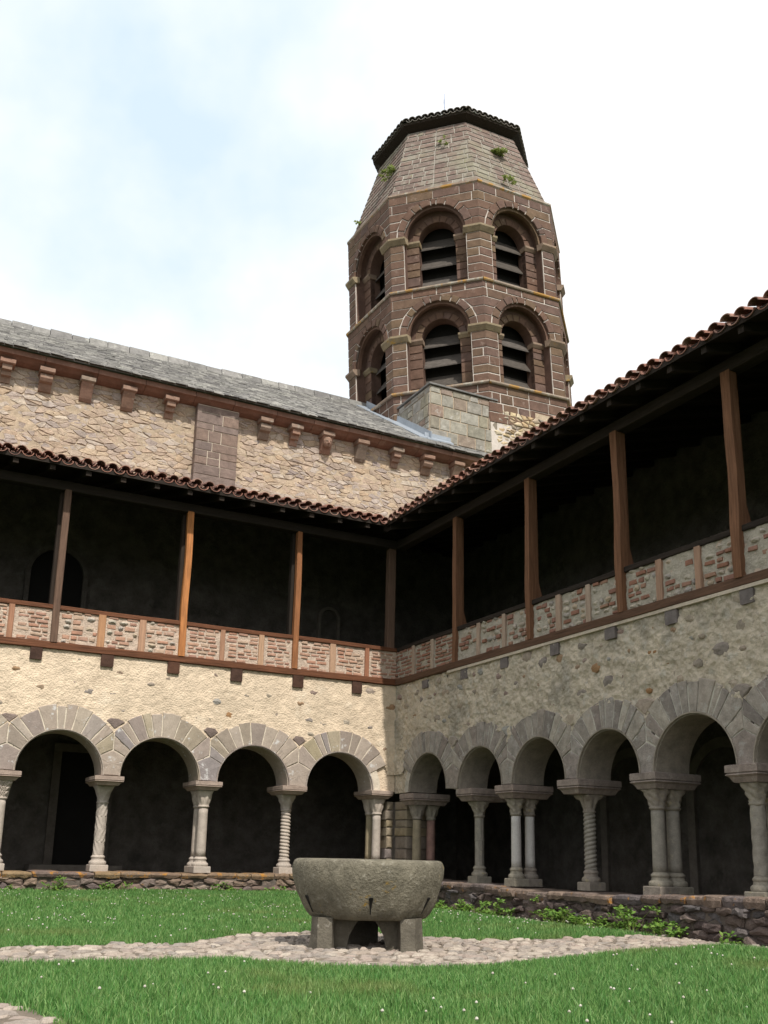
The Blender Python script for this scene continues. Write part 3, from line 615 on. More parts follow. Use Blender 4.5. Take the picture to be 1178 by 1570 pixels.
# ------------------------------------------------------------------ timber galleries and their infilled parapets
S0, S1, H0, H1, PL0, PL1 = 4.0, 4.125, 4.685, 4.765, 6.83, 7.0
def sway(mb, amt, R_):                                            # hand-hewn timbers: not quite straight
    ph = R_.random() * 9
    mb.v = [(x + amt * noise.noise((x * .7 + ph, y * .7, z * .9)), y + amt * noise.noise((x * .7, y * .7 + ph, z * .9 + 5)), z + amt * .7 * noise.noise((x * .6, y * .6, z + ph))) for x, y, z in mb.v]
    return mb
def beam(x0, x1, y0, y1, z0, z1, n=14):
    mb = MB(); ax = max(range(3), key=lambda i: (x1 - x0, y1 - y0, z1 - z0)[i]); lo, hi = (x0, y0, z0), (x1, y1, z1); c = .010
    rings = []
    for k in range(n + 1):
        t = lo[ax] + (hi[ax] - lo[ax]) * k / n; a, b = [i for i in range(3) if i != ax]; ring = []
        for (p, q) in ((lo[a] + c, lo[b]), (hi[a] - c, lo[b]), (hi[a], lo[b] + c), (hi[a], hi[b] - c), (hi[a] - c, hi[b]), (lo[a] + c, hi[b]), (lo[a], hi[b] - c), (lo[a], lo[b] + c)):
            v = [0, 0, 0]; v[ax] = t; v[a] = p; v[b] = q; ring.append(tuple(v))
        rings.append(ring)
    return mb.ring_loft(rings)
RG = random.Random(21)
def gallery(side):
    left = side == 'L'
    lab = 'sunlit timber gallery with orange brown posts over the left arcade' if left else 'shaded timber gallery with weathered flared posts over the right arcade'
    t = thing('timber_gallery', lab, 'timber gallery', (3.0, CY, S0) if left else (CX, 10, S0))
    if left: bx = lambda u0, u1, n0, n1, z0, z1, k=14: beam(u0, u1, CY - n1, CY - n0, z0, z1, k)
    else: bx = lambda u0, u1, n0, n1, z0, z1, k=14: beam(CX - n1, CX - n0, u0, u1, z0, z1, k)
    u0, u1 = (-3.2, 9.36) if left else (3.4, 17.17)
    ox = 'x' if left else 'y'
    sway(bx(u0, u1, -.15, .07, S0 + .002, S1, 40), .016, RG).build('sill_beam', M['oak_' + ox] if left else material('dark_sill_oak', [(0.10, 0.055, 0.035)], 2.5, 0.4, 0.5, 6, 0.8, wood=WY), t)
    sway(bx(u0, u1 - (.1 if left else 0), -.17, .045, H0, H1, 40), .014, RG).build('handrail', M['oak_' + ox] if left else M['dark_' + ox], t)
    bx(u0, u1, -.12, .08, PL0, PL1).build('top_plate', M['dark_' + ox], t)
    posts = [(-1.85, .12, 'oak_grey'), (.37, .12, 'oak_grey'), (2.57, .118, 'oak_grey'), (4.79, .118, 'oak_new'), (6.985, .108, 'oak_p')] if left else [(14.93, .125, 'oak_r'), (12.65, .125, 'oak_r'), (10.47, .14, 'oak_r'), (8.33, .15, 'oak_r'), (6.1, .15, 'oak_r')]
    for (u, w, mt) in posts:
        if left:
            q = sway(bx(u - w / 2, u + w / 2, -.03, .085, S1 - .01, PL0 + .02, 16), .022, RG); q.build('post', M[mt], t)
            q = bx(u - w / 2 - .05, u - w / 2 + .03, -.2, -.06, H1 - .01, PL0 + .01, 6); q.build('back_post', M['dark_z'], t)
        else:                                                     # outer half down to the sill, inner half flared on the rail
            q = MB(); rings = []
            for z, a, b, n in ((S1 - .01, -.42, .38, -.02), (S1 + .25, -.46, .42, -.02), (H0 - .1, -.45, .44, -.02), (H1 + .05, -.52, .5, -.07), (H1 + .3, -.5, .5, -.05), (H1 + .7, -.47, .5, -.04), (H1 + 1.2, -.5, .46, -.035), (PL0 - .5, -.46, .46, -.03), (PL0 + .02, -.5, .5, -.04)):
                rings.append([(CX - .085, u - w * b, z), (CX - .085, u - w * a, z), (CX - n, u - w * a, z), (CX - n, u - w * b, z)])
            q.ring_loft([r[::-1] for r in rings]); sway(q, .028, RG).build('post', M[mt], t)
            q = MB(); q.ring_loft([[(CX + .02, u + .05, z), (CX + .02, u - .045, z), (CX + d, u - .045, z), (CX + d, u + .05, z)] for z, d in ((H1 - .01, .21), (H1 + .08, .16), (H1 + .3, .10), (PL0, .085))]); q.build('back_post', M['oak_r'], t)
    if left: sway(bx(8.97, 9.13, -.12, .03, H1 - .01, PL0 + .02, 12), .01, RG).build('post', M['oak_grey'], t)
    studs = [-2.6, -1.1, -.4, 1.12, 1.86, 3.36, 4.07, 5.55, 6.31, 7.78, 8.52] if left else [16.5, 15.78, 14.19, 13.41, 11.93, 11.22, 9.73, 9.02, 7.6, 6.85, 5.3, 4.5]
    for u in studs:
        w = RG.uniform(.085, .125); sway(bx(u - w / 2, u + w / 2, -.06, .052, S1 - .01, H0 + .01, 5), .01, RG).build('stud', M['oak_stud'] if left else M['stud_r'], t)
    js = [-1.2, -.05, 1.13, 2.32, 3.5, 4.67, 5.85, 7.07, 8.31] if left else [16.03, 14.65, 13.41, 12.04, 10.75, 9.53, 8.25, 7.0, 5.8]
    for u in js:
        w = RG.uniform(.19, .22); h = RG.uniform(.2, .235); p = .062 if left else .05
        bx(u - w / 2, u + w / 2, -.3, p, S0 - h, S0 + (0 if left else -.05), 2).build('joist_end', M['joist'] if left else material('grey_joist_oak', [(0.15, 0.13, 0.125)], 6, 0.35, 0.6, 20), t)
    # floor of the gallery, rafters and boards
    q = MB()
    if left: q.box(-3.4, 12.78, CY + .02, CY + 3.58, S0 - .14, S0 - .005)
    else: q.box(CX + .02, 12.78, 3.4, CY + .01, S0 - .141, S0 - .006)
    q.build('gallery_floor', M['dark_x' if left else 'dark_y'], t)
    return t, posts, studs
gal_l, posts_l, studs_l = gallery('L')
gal_r, posts_r, studs_r = gallery('R')
def parapet(side, posts, studs):
    left = side == 'L'; R_ = random.Random(31 if left else 32)
    t = thing('parapet_wall', 'sunlit pink brick parapet between the gallery studs on the left' if left else 'shaded grey rubble and red brick parapet of the right gallery', 'parapet', (3, CY, S1) if left else (CX, 10, S1))
    fr = FL if left else FRT
    if left: rough_sheet('infill_mortar', M['infill_l'], t, fr, -3.2, 9.19, S1 - .03, H0 + .02, [], [], 0, .008, .03, .012, 9, 3.3)
    else: rough_sheet('infill_mortar', M['infill_r'], t, fr, -17.24, -3.4, S1 - .03, H0 + .02, [], [], 0, .018, .03, .012, 9, 4.3)
    q = MB()
    if left: q.box(-3.2, 9.19, CY + .0, CY + .15, S1 - .02, H0 + .01)
    else: q.box(CX + .0, CX + .15, 3.4, 17.24, S1 - .02, H0 + .01)
    q.build('parapet_core', M['infill_l'], t)
    sgn = 1 if left else -1
    edges = sorted([(sgn * u, .1) for u, w, m_ in posts] + [(sgn * u, .075) for u in studs] + ([(-3.2, .0), (9.19, .0)] if left else [(-17.24, 0), (-3.4, 0)]))
    bricks, cobs = [], []
    for (a, wa), (b, wb) in zip(edges[:-1], edges[1:]):
        x0, x1 = a + wa, b - wb
        if x1 - x0 < .1: continue
        mixed = (left and 2.6 < (x0 + x1) / 2 < 4.8) or (not left and x0 > -15.4); p_brick = .9 if not mixed else (.55 if left else .40)
        v = S1 + R_.uniform(.0, .02)
        while v < H0 - .03:
            h = R_.uniform(.034, .05) if not mixed else R_.uniform(.045, .07)
            u = x0 + R_.uniform(0, .06)
            while u < x1 - .05:
                w = R_.uniform(.10, .21) if not mixed else R_.uniform(.08, .19); u2 = min(u + w, x1)
                if u2 - u < .05: break
                c = ((u + u2) / 2, v + h / 2); q = MB(); j = lambda: R_.uniform(-.007, .007)
                poly = [(u + j(), v + j()), (u2 + j(), v + j()), (u2 + j(), v + h + j()), (u + j(), v + h + j())]
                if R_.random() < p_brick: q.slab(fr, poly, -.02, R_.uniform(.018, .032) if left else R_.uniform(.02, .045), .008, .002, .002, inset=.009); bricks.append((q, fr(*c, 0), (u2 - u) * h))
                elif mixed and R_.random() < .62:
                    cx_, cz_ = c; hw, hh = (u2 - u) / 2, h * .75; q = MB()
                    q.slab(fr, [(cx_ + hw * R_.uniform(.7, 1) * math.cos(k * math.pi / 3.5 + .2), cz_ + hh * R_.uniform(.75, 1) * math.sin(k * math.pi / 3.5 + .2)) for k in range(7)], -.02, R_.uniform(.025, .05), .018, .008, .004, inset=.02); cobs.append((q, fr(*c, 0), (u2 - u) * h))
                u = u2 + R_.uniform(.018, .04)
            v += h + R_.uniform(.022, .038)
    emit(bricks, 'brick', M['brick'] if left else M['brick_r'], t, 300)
    emit(cobs, 'stone', M['cobble_small'], t, 200)
parapet('L', posts_l, studs_l); parapet('R', posts_r, studs_r)

# wing roofs --------------------------------------------------------------
EV, EX, EZ, SL = 16.65, 8.6, 7.14, 0.28                          # eave lines of the two wings
def half_pipe(r0, r1, L, th, up_=True, seg=8, z0=0.0, slope=SL):
    """one canal tile: lower end at the origin, running up along +Y"""
    mb = MB(); rings = []; s = 1 if up_ else -1
    for k in range(4):
        y = L * k / 3; r = r0 + (r1 - r0) * k / 3
        ring = [(math.cos(math.pi * j / seg) * r, y, s * math.sin(math.pi * j / seg) * r * .82 + slope * y) for j in range(seg + 1)]
        ring += [(math.cos(math.pi * j / seg) * (r - th), y, s * math.sin(math.pi * j / seg) * (r - th) * .82 + slope * y) for j in range(seg, -1, -1)]
        rings.append(ring if s > 0 else ring[::-1])
    mb.ring_loft(rings, close=True); return mb
def wing_roof(side):
    left = side == 'L'; R_ = random.Random(41 if left else 42)
    t = thing('tiled_roof', 'brown canal tiled eave of the left wing below the church wall' if left else 'dark canal tiled eave of the right wing rising to the right edge', 'tiled roof', (3, EV, EZ) if left else (EX, 10, EZ))
    # local (a along the eave, d up the slope) -> world
    W = (lambda a, d, z: (a, EV + d, EZ + SL * d + z)) if left else (lambda a, d, z: (EX + d, a, EZ + SL * d + z - .0011 * max(0, EV - a) ** 2))
    a0 = -3.4 if left else 3.2; corner = EX if left else EV; D = 4.2
    q = MB(); aa = list(np.linspace(a0, corner, 14)) + list(np.linspace(corner, corner + D, 6))[1:-1] + [corner + D - .03]
    rings = [[W(a, d, z) for d, z in ((max(.02, min(D, a - corner)), -.035), (D, -.035), (D, -.001), (max(.02, min(D, a - corner)), -.001))] for a in aa]
    q.ring_loft(rings if left else [r[::-1] for r in rings]); q.build('roof_board', M['dark_x' if left else 'dark_y'], t)
    q = MB(); q.ring_loft([[W(a, d, z) for d, z in ((-.005, -.06), (.018, -.06), (.018, .012), (-.005, .012))] for a in np.linspace(a0, corner - .01, 14)]); q.build('eave_board', M['dark_x' if left else 'dark_y'], t)
    rq = MB()
    a = a0 + .2; first = None
    while a < corner + D - .3:
        d0 = max(.04, a - corner + .08); q = MB(); q.ring_loft([[W(a - .045, d, -.16), W(a + .045, d, -.16), W(a + .045, d, -.036), W(a - .045, d, -.036)] for d in (d0, D - .02)]); q.build('rafter', M['dark_y' if left else 'dark_x'], t); a += .6
    q = MB(); q.tube([W(corner, 0, -.1), W(corner + D / 2, D / 2, -.1), W(corner + D - .05, D - .05, -.1)], .08, 6); q.build('valley_rafter', M['dark_x'], t)
    cov = half_pipe(.088, .070, .42, .014).mesh('cover_tile', M['tile']); pan = half_pipe(.098, .085, .42, .014, False).mesh('pan_tile', M['tile'])
    covb, panb = half_pipe(.088, .070, .42, .014), half_pipe(.098, .085, .42, .014, False); rest = MB(); sp = .218; row = 0; d = -.03
    rz = 0 if left else -math.pi / 2
    items = []
    while d < D - .3:
        n = int((corner + max(0, d) - .08 - a0) / sp)
        for i in range(n + 1):
            for kind in (0, 1):
                a = corner + max(0, d) * .98 - .07 - i * sp - (sp / 2 if kind else 0)
                if a < a0: continue
                z = (.085 if kind else .055) + R_.uniform(-.012, .012) + row * .004
                items.append((kind, a, d + R_.uniform(-.025, .025), z, R_.uniform(-.05, .05), row))
        d += .33; row += 1
    sing = [it for it in items if it[5] < 3]; sing.sort(key=lambda it: (it[5], it[1] if not left else -it[1])); sing = sing[:300]; ss = set(id(i) for i in sing)
    for it in items:
        kind, a, dd, z, tw, row = it; p = W(a, dd, z)
        if id(it) in ss: link(pan if kind == 0 else cov, 'tile', t, loc=p, rot=(0, R_.uniform(-.06, .06), rz + tw))
        else:
            m_ = panb if kind == 0 else covb; c, s = math.cos(rz + tw), math.sin(rz + tw)
            rest.add([(p[0] + c * x - s * y, p[1] + s * x + c * y, p[2] + zz) for x, y, zz in m_.v], m_.f)
    rest.build('tile', M['tile'], t, kind='stuff')
    return t
wing_roof('L'); wing_roof('R')

# inside of the wings ---------------------------------------------------------
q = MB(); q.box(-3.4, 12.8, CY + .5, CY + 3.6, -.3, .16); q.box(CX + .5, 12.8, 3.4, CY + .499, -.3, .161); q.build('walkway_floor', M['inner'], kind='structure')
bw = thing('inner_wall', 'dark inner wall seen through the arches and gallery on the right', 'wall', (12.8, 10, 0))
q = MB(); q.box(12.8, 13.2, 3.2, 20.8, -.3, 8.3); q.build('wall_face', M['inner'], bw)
q = MB(); q.box(9.3, 12.79, 3.1, 3.4, -.3, 8.2); q.build('end_wall', M['inner'], bw)  # unseen wall added to keep the inside of the right wing dark
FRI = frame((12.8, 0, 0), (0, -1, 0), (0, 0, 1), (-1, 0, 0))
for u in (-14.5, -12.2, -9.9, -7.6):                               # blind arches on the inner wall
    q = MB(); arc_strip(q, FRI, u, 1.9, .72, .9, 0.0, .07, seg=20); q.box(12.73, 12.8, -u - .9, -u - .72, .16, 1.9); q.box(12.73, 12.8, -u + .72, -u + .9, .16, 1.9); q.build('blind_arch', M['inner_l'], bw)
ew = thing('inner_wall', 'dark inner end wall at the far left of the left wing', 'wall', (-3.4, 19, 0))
q = MB(); q.box(-3.7, -3.4, CY - .1, 20.8, -.3, 8.2); q.build('wall_face', M['inner'], ew)  # unseen, added to close the left wing against light
def doorway(label, c, w, z0, zs, round_, jamb, mat, leaf):
    t = thing('doorway', label, 'doorway', (c, 20.85, z0)); q = MB()
    for s in (-1, 1):
        x0, x1 = sorted((c + s * w / 2, c + s * (w / 2 + jamb))); q.box(x0, x1, 20.74, 20.86, z0, zs)
    if round_: arc_strip(q, FCH, c, zs, w / 2, w / 2 + jamb, -.01, .11, seg=18)
    else: q.box(c - w / 2 - jamb, c + w / 2 + jamb, 20.735, 20.86, zs, zs + jamb)
    q.build('door_surround', mat, t); q = MB()
    poly = [(c - w / 2, z0), (c + w / 2, z0)] + ([(c + w / 2 * math.cos(a), zs + w / 2 * math.sin(a)) for a in np.linspace(0, math.pi, 12)] if round_ else [(c + w / 2, zs), (c - w / 2, zs)])
    q.slab(FCH, poly, -.02, .03, .004); q.build('door_leaf', leaf, t); return t  # leaf colour carries the shade of the opening
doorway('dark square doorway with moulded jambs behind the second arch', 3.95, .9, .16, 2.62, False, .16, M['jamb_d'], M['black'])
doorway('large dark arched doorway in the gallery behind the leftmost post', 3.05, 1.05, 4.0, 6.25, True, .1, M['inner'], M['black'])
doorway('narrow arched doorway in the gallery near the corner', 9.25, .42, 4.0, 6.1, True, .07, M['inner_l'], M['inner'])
q = MB(); q.box(3.0, 4.75, 20.2, 20.72, .16, .42); stp = thing('stone_step', 'pale stone step below the dark square doorway', 'step', (3.9, 20.4, .16)); q.build('tread', M['inner_l'], stp)

# ------------------------------------------------------------------ church
church = thing('church', 'long ochre rubble church wall with stone slate roof behind the left gallery', 'church', (5, 20.9, 0))
CHY = 20.85; rc = random.Random(51)
q = MB(); q.box(-4, 13.7, CHY + .002, CHY + .26, 8.36, 10.72); q.build('wall', M['mortar_c'], church)
q = MB(); q.box(-4, 13.2, CHY, CHY + .8, -.3, 8.358); q.build('lower_wall', M['inner'], church)  # same church wall, darkened in colour for the shade inside the wing
pts = []
for j, v in enumerate(np.arange(8.4, 10.75, .098)):
    for u in np.arange(-1.2, 13.8, .205):
        if rc.random() > .18: pts.append((u + (j % 2) * .13 + rc.uniform(-.13, .13), v + rc.uniform(-.045, .045)))
rough_sheet('wall_mortar', M['mortar_c'], church, FCH, -1.5, 13.7, 8.37, 10.69, [], [], 0, .014, .04, .012, 8, 7.7)
pieces = []
for p, c in zip(pts, voronoi(pts, -1.5, 13.7, 8.38, 10.70, 2.3, .0025)):
    if len(c) < 3 or 5.76 < p[0] < 6.68: continue
    c = ragged(shrink(c, rc.choice((0, .001, .003, .009))) or c, .016, rc)
    q = MB(); q.slab(FCH, c, -.06, .010 + rc.uniform(0, .022), .008, .001, .005, inset=.009); pieces.append((q, FCH(*p, 0), area(c)))
emit(pieces, 'rubble_stone', M['chstone'], church, 300)
# flat buttress of squared blocks
but = MB(); but.box(5.735, 6.715, CHY - .20, CHY, 8.4, 10.70); but = but.build('buttress', M['mortar_l'], church)
z = 8.42
FB = frame((0, CHY - .2, 0), (1, 0, 0), (0, 0, 1), (0, -1, 0))
while z < 10.68:
    h = min(rc.uniform(.15, .30), 10.69 - z)
    if 10.69 - z - h < .12: h = 10.69 - z
    u = 5.72; ws = [1.01] if rc.random() < .12 else ([.4, .61] if rc.random() < .5 else [.62, .39])
    if rc.random() < .4: ws = [.3, .3, .41]
    for w in ws:
        q = MB(); q.slab(FB, [(u + .007, z + .006), (u + w - .007, z + .006), (u + w - .007, z + h - .006), (u + .007, z + h - .006)], -.19, .012 + rc.uniform(-.006, .008), .012, .002, .002); q.build('buttress_block', M['buttress'], but); u += w
    z += h
prof = [(0, 10.68), (.09, 10.685), (.2, 10.715), (.29, 10.765), (.36, 10.785), (.36, 10.90), (0, 10.905)]
u = -4.0
while u < 13.6:
    w = rc.uniform(.85, 1.25); u2 = min(u + w, 13.7); q = MB(); dz = rc.uniform(-.006, .006)
    q.ring_loft([[FCH(x, z + dz, n) for n, z in prof] for x in (u + .005, u2 - .005)]); q.build('cornice_block', M['cornice'], church); u = u2
def corbel(u, style, R_):
    w = .135; q = MB()
    q.ring_loft([[(u - w - .02, CHY - y, z) for y, z in ((0, 10.58), (.3, 10.58), (.325, 10.6), (.325, 10.683), (0, 10.683))], [(u + w + .02, CHY - y, z) for y, z in ((0, 10.58), (.3, 10.58), (.325, 10.6), (.325, 10.683), (0, 10.683))]])
    if style == 'roll': pr = [(0, 10.22), (.06, 10.23), (.1, 10.3), (.13, 10.38), (.22, 10.40), (.26, 10.46), (.25, 10.54), (.22, 10.581), (0, 10.581)]
    elif style == 'step': pr = [(0, 10.24), (.05, 10.24), (.08, 10.36), (.16, 10.37), (.18, 10.46), (.26, 10.47), (.27, 10.581), (0, 10.581)]
    else: pr = [(0, 10.2), (.05, 10.2), (.10, 10.26), (.18, 10.4), (.25, 10.52), (.28, 10.581), (0, 10.581)]
    w2 = w * (.72 if style == 'step' else .95)
    q.ring_loft([[(u - w2, CHY - y, z) for y, z in pr], [(u + w2, CHY - y, z) for y, z in pr]])
    if style == 'head':
        o = (u, CHY - .2, 10.44); lathe(q, o, [(-.13, .02), (-.11, .07), (-.05, .105), (.02, .12), (.09, .115), (.14, .08)], 14)
        for sx in (-1, 1): lathe(q, (u + sx * .045, CHY - .305, 10.46), [(-.02, .004), (-.008, .017), (.01, .017), (.02, .004)], 8)
        q.ring_loft([[(u - k, CHY - .31 - e, z), (u + k, CHY - .31 - e, z), (u + k, CHY - .28, z), (u - k, CHY - .28, z)] for z, k, e in ((10.385, .025, .03), (10.41, .022, .035), (10.47, .012, .005))])
    return q
for u, st in ((1.589, 'step'), (2.391, 'roll'), (3.247, 'plain'), (4.149, 'plain'), (5.102, 'step'), (7.379, 'roll'), (8.151, 'step'), (8.98, 'head'), (9.926, 'plain'), (10.904, 'step'), (11.801, 'roll'), (12.7, 'plain'), (.75, 'plain'), (-.1, 'plain')):
    q = corbel(u, st, rc)
    q.build('corbel', M['corbel'], church, label='corbel carved as a small human head' if st == 'head' else None)
RY = 25.2
def zr(x, y):
    rz = 13.84 + .016 * (x - 1.6); s = (rz - 10.94) / (RY - 20.40); return 10.94 + (y - 20.40) * s if y <= RY else rz - (y - RY) * s
q = MB(); q.ring_loft([[(x, 20.42, zr(x, 20.42) - .05), (x, RY, zr(x, RY) - .05), (x, 30, zr(x, 30) - .05), (x, 30, zr(x, 30)), (x, RY, zr(x, RY)), (x, 20.42, zr(x, 20.42))] for x in (-4.2, 4, 12.1)]); q.ring_loft([[(x, 20.42, zr(x, 20.42) - .05), (x, 21.1, zr(x, 21.1) - .05), (x, 21.1, zr(x, 21.1)), (x, 20.42, zr(x, 20.42))] for x in (12.102, 13.75)]); q.build('roof_deck', M['slate'], church)
pieces = []; y = 20.34
while y < RY - .05:
    x = -1.5 + rc.uniform(0, .25)
    lim = 13.75 if y < 20.85 else 12.09
    while x < lim - .02:
        w = rc.uniform(.17, .36); x2 = min(x + w, lim); y1 = min(y + .32, RY if lim < 13 else 21.1); ya = y + rc.uniform(-.03, .025); yb = y + rc.uniform(-.03, .025); t0 = rc.uniform(.03, .062)
        q = MB(); A = [(x + .004, ya), (x2 - .004, yb), (x2 - .004, y1), (x + .004, y1)]; tz = [t0, t0 + rc.uniform(-.012, .012), .012, .012]
        q.add([(a, b, zr(a, b) + c - .028) for (a, b), c in zip(A, tz)] + [(a, b, zr(a, b) + c) for (a, b), c in zip(A, tz)], [(0, 3, 2, 1), (4, 5, 6, 7), (0, 1, 5, 4), (1, 2, 6, 5), (2, 3, 7, 6), (3, 0, 4, 7)])
        pieces.append((q, (x, y, zr(x, y)), w * .2 * (1 + max(0, 22 - y)))); x = x2
    y += .155
emit(pieces, 'slate', M['slate'], church, 300)
x = -1.6
while x < 11.9:
    w = rc.uniform(.42, .66); z = zr(x + w / 2, RY); q = MB(); h = rc.uniform(.10, .15)
    q.ring_loft([[(xx, RY - .2, z - .1), (xx, RY + .2, z - .1), (xx, RY + .1, z + h), (xx, RY - .1, z + h)] for xx in (x + .008, x + w - .008)]); q.build('ridge_stone', M['slate'], church); x += w
q = MB(); q.ring_loft([[(11.72, y, zr(11.72, y) + .062), (12.07, y, zr(12.07, y) + .075), (12.08, y, zr(12.07, y) + .26), (12.095, y, zr(12.07, y) + .26), (12.095, y, zr(12.07, y) + .03), (11.72, y, zr(11.72, y) + .03)] for y in (20.95, 22.2, 23.4, 24.9)]); q.build('lead_flashing', M['lead'], church)
q = MB(); q.ring_loft([[(x, 20.93, zr(x, 20.93) + .07), (x, 21.075, zr(x, 21.07) + .08), (x, 21.085, zr(x, 21.07) + .2), (x, 21.1, zr(x, 21.07) + .2), (x, 21.1, zr(x, 21.1) + .03), (x, 20.93, zr(x, 20.93) + .03)][::-1] for x in (11.95, 12.75)]); q.build('lead_flashing', M['lead'], church)

# ------------------------------------------------------------------ square base of the crossing
cross = thing('crossing_block', 'grey ashlar and yellow rubble corner block below the bell tower', 'church block', (12.2, 21.1, 9))
BY, BX = 21.12, 12.12
q = MB(); q.box(BX, 18.6, BY, 27.9, 7.5, 12.97); q.build('wall_core', M['mortar_c'], cross)
q = MB(); q.box(BX - .06, 14.25, BY - .07, 27.9, 12.985, 13.03); q.build('capping_slab', M['slate'], cross)
FBK = frame((0, BY, 0), (1, 0, 0), (0, 0, 1), (0, -1, 0)); FBW = frame((BX, 0, 0), (0, -1, 0), (0, 0, 1), (-1, 0, 0))
z = 10.4; row = 0; edge = []
while z < 12.95:
    h = min(rc.uniform(.27, .36), 12.965 - z); h = 12.965 - z if 12.965 - z - h < .15 else h; u = BX + .0; lim = 14.0 + rc.uniform(-.15, .3)
    if z > 12.6: lim = 14.2
    if z < 11.6: lim += .9
    while u < lim - .1:
        w = rc.uniform(.26, .62); u2 = min(u + w, lim); q = MB(); q.slab(FBK, [(u + .012, z + .01), (u2 - .012, z + .01), (u2 - .012, z + h - .01), (u + .012, z + h - .01)], -.05, .018 + rc.uniform(-.006, .008), .014, .003, .003); q.build('ashlar_block', M['ashlar'], cross); u = u2
    edge.append((z, z + h, lim)); u = -24.6
    while u < -BY - .05:
        w = rc.uniform(.2, .5); u2 = min(u + w, -BY + .0)
        for (za, zb) in (((z, z + h),) if rc.random() < .5 else ((z, z + h / 2), (z + h / 2, z + h))):
            q = MB(); q.slab(FBW, [(u + .01, za + .008), (u2 - .01, za + .008), (u2 - .01, zb - .008), (u + .01, zb - .008)], -.05, .014 + rc.uniform(-.006, .012), .014, .004, .004); q.build('ashlar_block', M['ashlar'], cross)
        u = u2
    z += h
pts = [(u + rc.uniform(-.1, .1), v + rc.uniform(-.05, .05)) for v in np.arange(10.4, 12.75, .11) for u in np.arange(13.9, 18.7, .22)]; pieces = []
M['rub_y'] = material('yellow_rubble', [(0.5, 0.4, 0.25), (0.42, 0.3, 0.18), (0.55, 0.47, 0.34), (0.30, 0.26, 0.22), (0.42, 0.32, 0.22)], 7, 0.35, 1.0, 24)
for p, c in zip(pts, voronoi(pts, 13.7, 18.6, 10.3, 12.8, 1.9, .010)):
    if len(c) < 3 or any(a <= p[1] < b and p[0] < l + .12 for a, b, l in edge): continue
    q = MB(); q.slab(FBK, c, -.05, .02 + rc.uniform(-.01, .03), .02, .008, .006, inset=.025); pieces.append((q, FBK(*p, 0), area(c)))
emit(pieces, 'rubble_stone', M['rub_y'], cross, 200)

# ------------------------------------------------------------------ bell tower
T225 = math.tan(math.pi / 8)
tower = thing('bell_tower', 'octagonal brown stone bell tower with two tiers of round arched louvred openings', 'bell tower', (16.01, 24.45, 0), rot=(0, -.0565, .028))
BASE[tower.name] = (0, 0, 0); rt_w = random.Random(61)
def TP(s, z, a):
    k = math.floor(s + .5); t = s - k
    if abs(t - .5) < 1e-9: t = .5
    ph = k * math.pi / 4; n = (math.cos(ph), math.sin(ph)); d = (-n[1], n[0]); w = 2 * a * T225
    return (n[0] * a + d[0] * t * w, n[1] * a + d[1] * t * w, z)
def stops(s0, s1):
    c = math.floor(s0 + .5) + .5
    return [s0, c, s1] if s0 + 1e-6 < c < s1 - 1e-6 else [s0, s1]
def dev_block(q, b0, b1, t0, t1, z0, z1, a0, a1, d=.016, gap=.0165, bev=.008):
    """block on the octagon: bottom edge b0..b1, top edge t0..t1 (perimeter units), heights z0..z1"""
    gap *= rt_w.choice((.55, .8, 1, 1, 1.25)); w = 2 * a0 * T225; g = gap / w; z0 += gap; z1 -= gap
    B = stops(b0 + g, b1 - g); T = stops(t0 + g, t1 - g)
    if len(B) != len(T):
        if len(B) < len(T): T = [T[0], T[-1]] if abs(T[1] - B[0]) > abs(T[1] - B[-1]) or True else T
        else: B = [B[0], B[-1]]
        if len(stops(T[0], T[-1])) != len(stops(B[0], B[-1])): return
    m = len(B); gi = bev / w
    o = [(s, z0) for s in B] + [(s, z1) for s in T[::-1]]; cs = (B[0] + B[-1] + T[0] + T[-1]) / 4
    A = lambda z: a0 + (a1 - a0) * (z - z0) / (z1 - z0)
    ins = [(s + (gi if i == 0 or i == 2 * m - 1 else -gi if i in (m - 1, m) else 0), z + (bev if z < (z0 + z1) / 2 else -bev)) for i, (s, z) in enumerate(o)]
    R0 = [TP(s, z, A(z) - .02) for s, z in o]; R1 = [TP(s, z, A(z) + d - bev * .8) for s, z in o]; R2 = [TP(s, z, A(z) + d) for s, z in ins]
    n = 2 * m; b = len(q.v); q.v += R0 + R1 + R2
    for j in range(n):
        k = (j + 1) % n; q.f += [(b + j, b + k, b + n + k, b + n + j), (b + n + j, b + n + k, b + 2 * n + k, b + 2 * n + j)]
    for j in range(m - 1): q.f.append((b + 2 * n + j, b + 2 * n + j + 1, b + 2 * n + n - 2 - j, b + 2 * n + n - 1 - j))
tower_pieces = []
def tw(p): return tower.matrix_basis @ Vector(p)
def tblock(*a, mat=None, **k):
    q = MB(); dev_block(q, *a, **k)
    if q.v:
        c = tw([sum(v[i] for v in q.v) / len(q.v) for i in range(3)]); tower_pieces.append((q, c, .3, mat or M['tower']))
def course(s0, s1, z0, z1, a0, a1, lmin=.38, lmax=.8, mat=None, top=None):
    """a run of blocks between s0 and s1; top = (s0', s1') when the run's ends slant"""
    w = 2 * a0 * T225; t0, t1 = top or (s0, s1); L = (s1 - s0) * w; n = max(1, round(L / rt_w.uniform(lmin, lmax)))
    cuts = [0] + sorted((i + rt_w.uniform(-.25, .25)) / n for i in range(1, n)) + [1]
    js = [s0 + (s1 - s0) * c for c in cuts]; js2 = list(js); js2[0] = t0; js2[-1] = t1
    for i in range(len(js) - 1):
        b0, b1, u0, u1 = js[i], js[i + 1], js2[i], js2[i + 1]
        lo, hi = max(b0, u0), min(b1, u1)
        if hi - lo < .06 / w and (max(b1, u1) - min(b0, u0)) * w < .12: continue
        tblock(b0, b1, u0, u1, z0, z1, a0, a1, mat=mat)
FACES = [2, 3, 4, 5, 6, 7, 8, 9]                                  # normals k*45 degrees
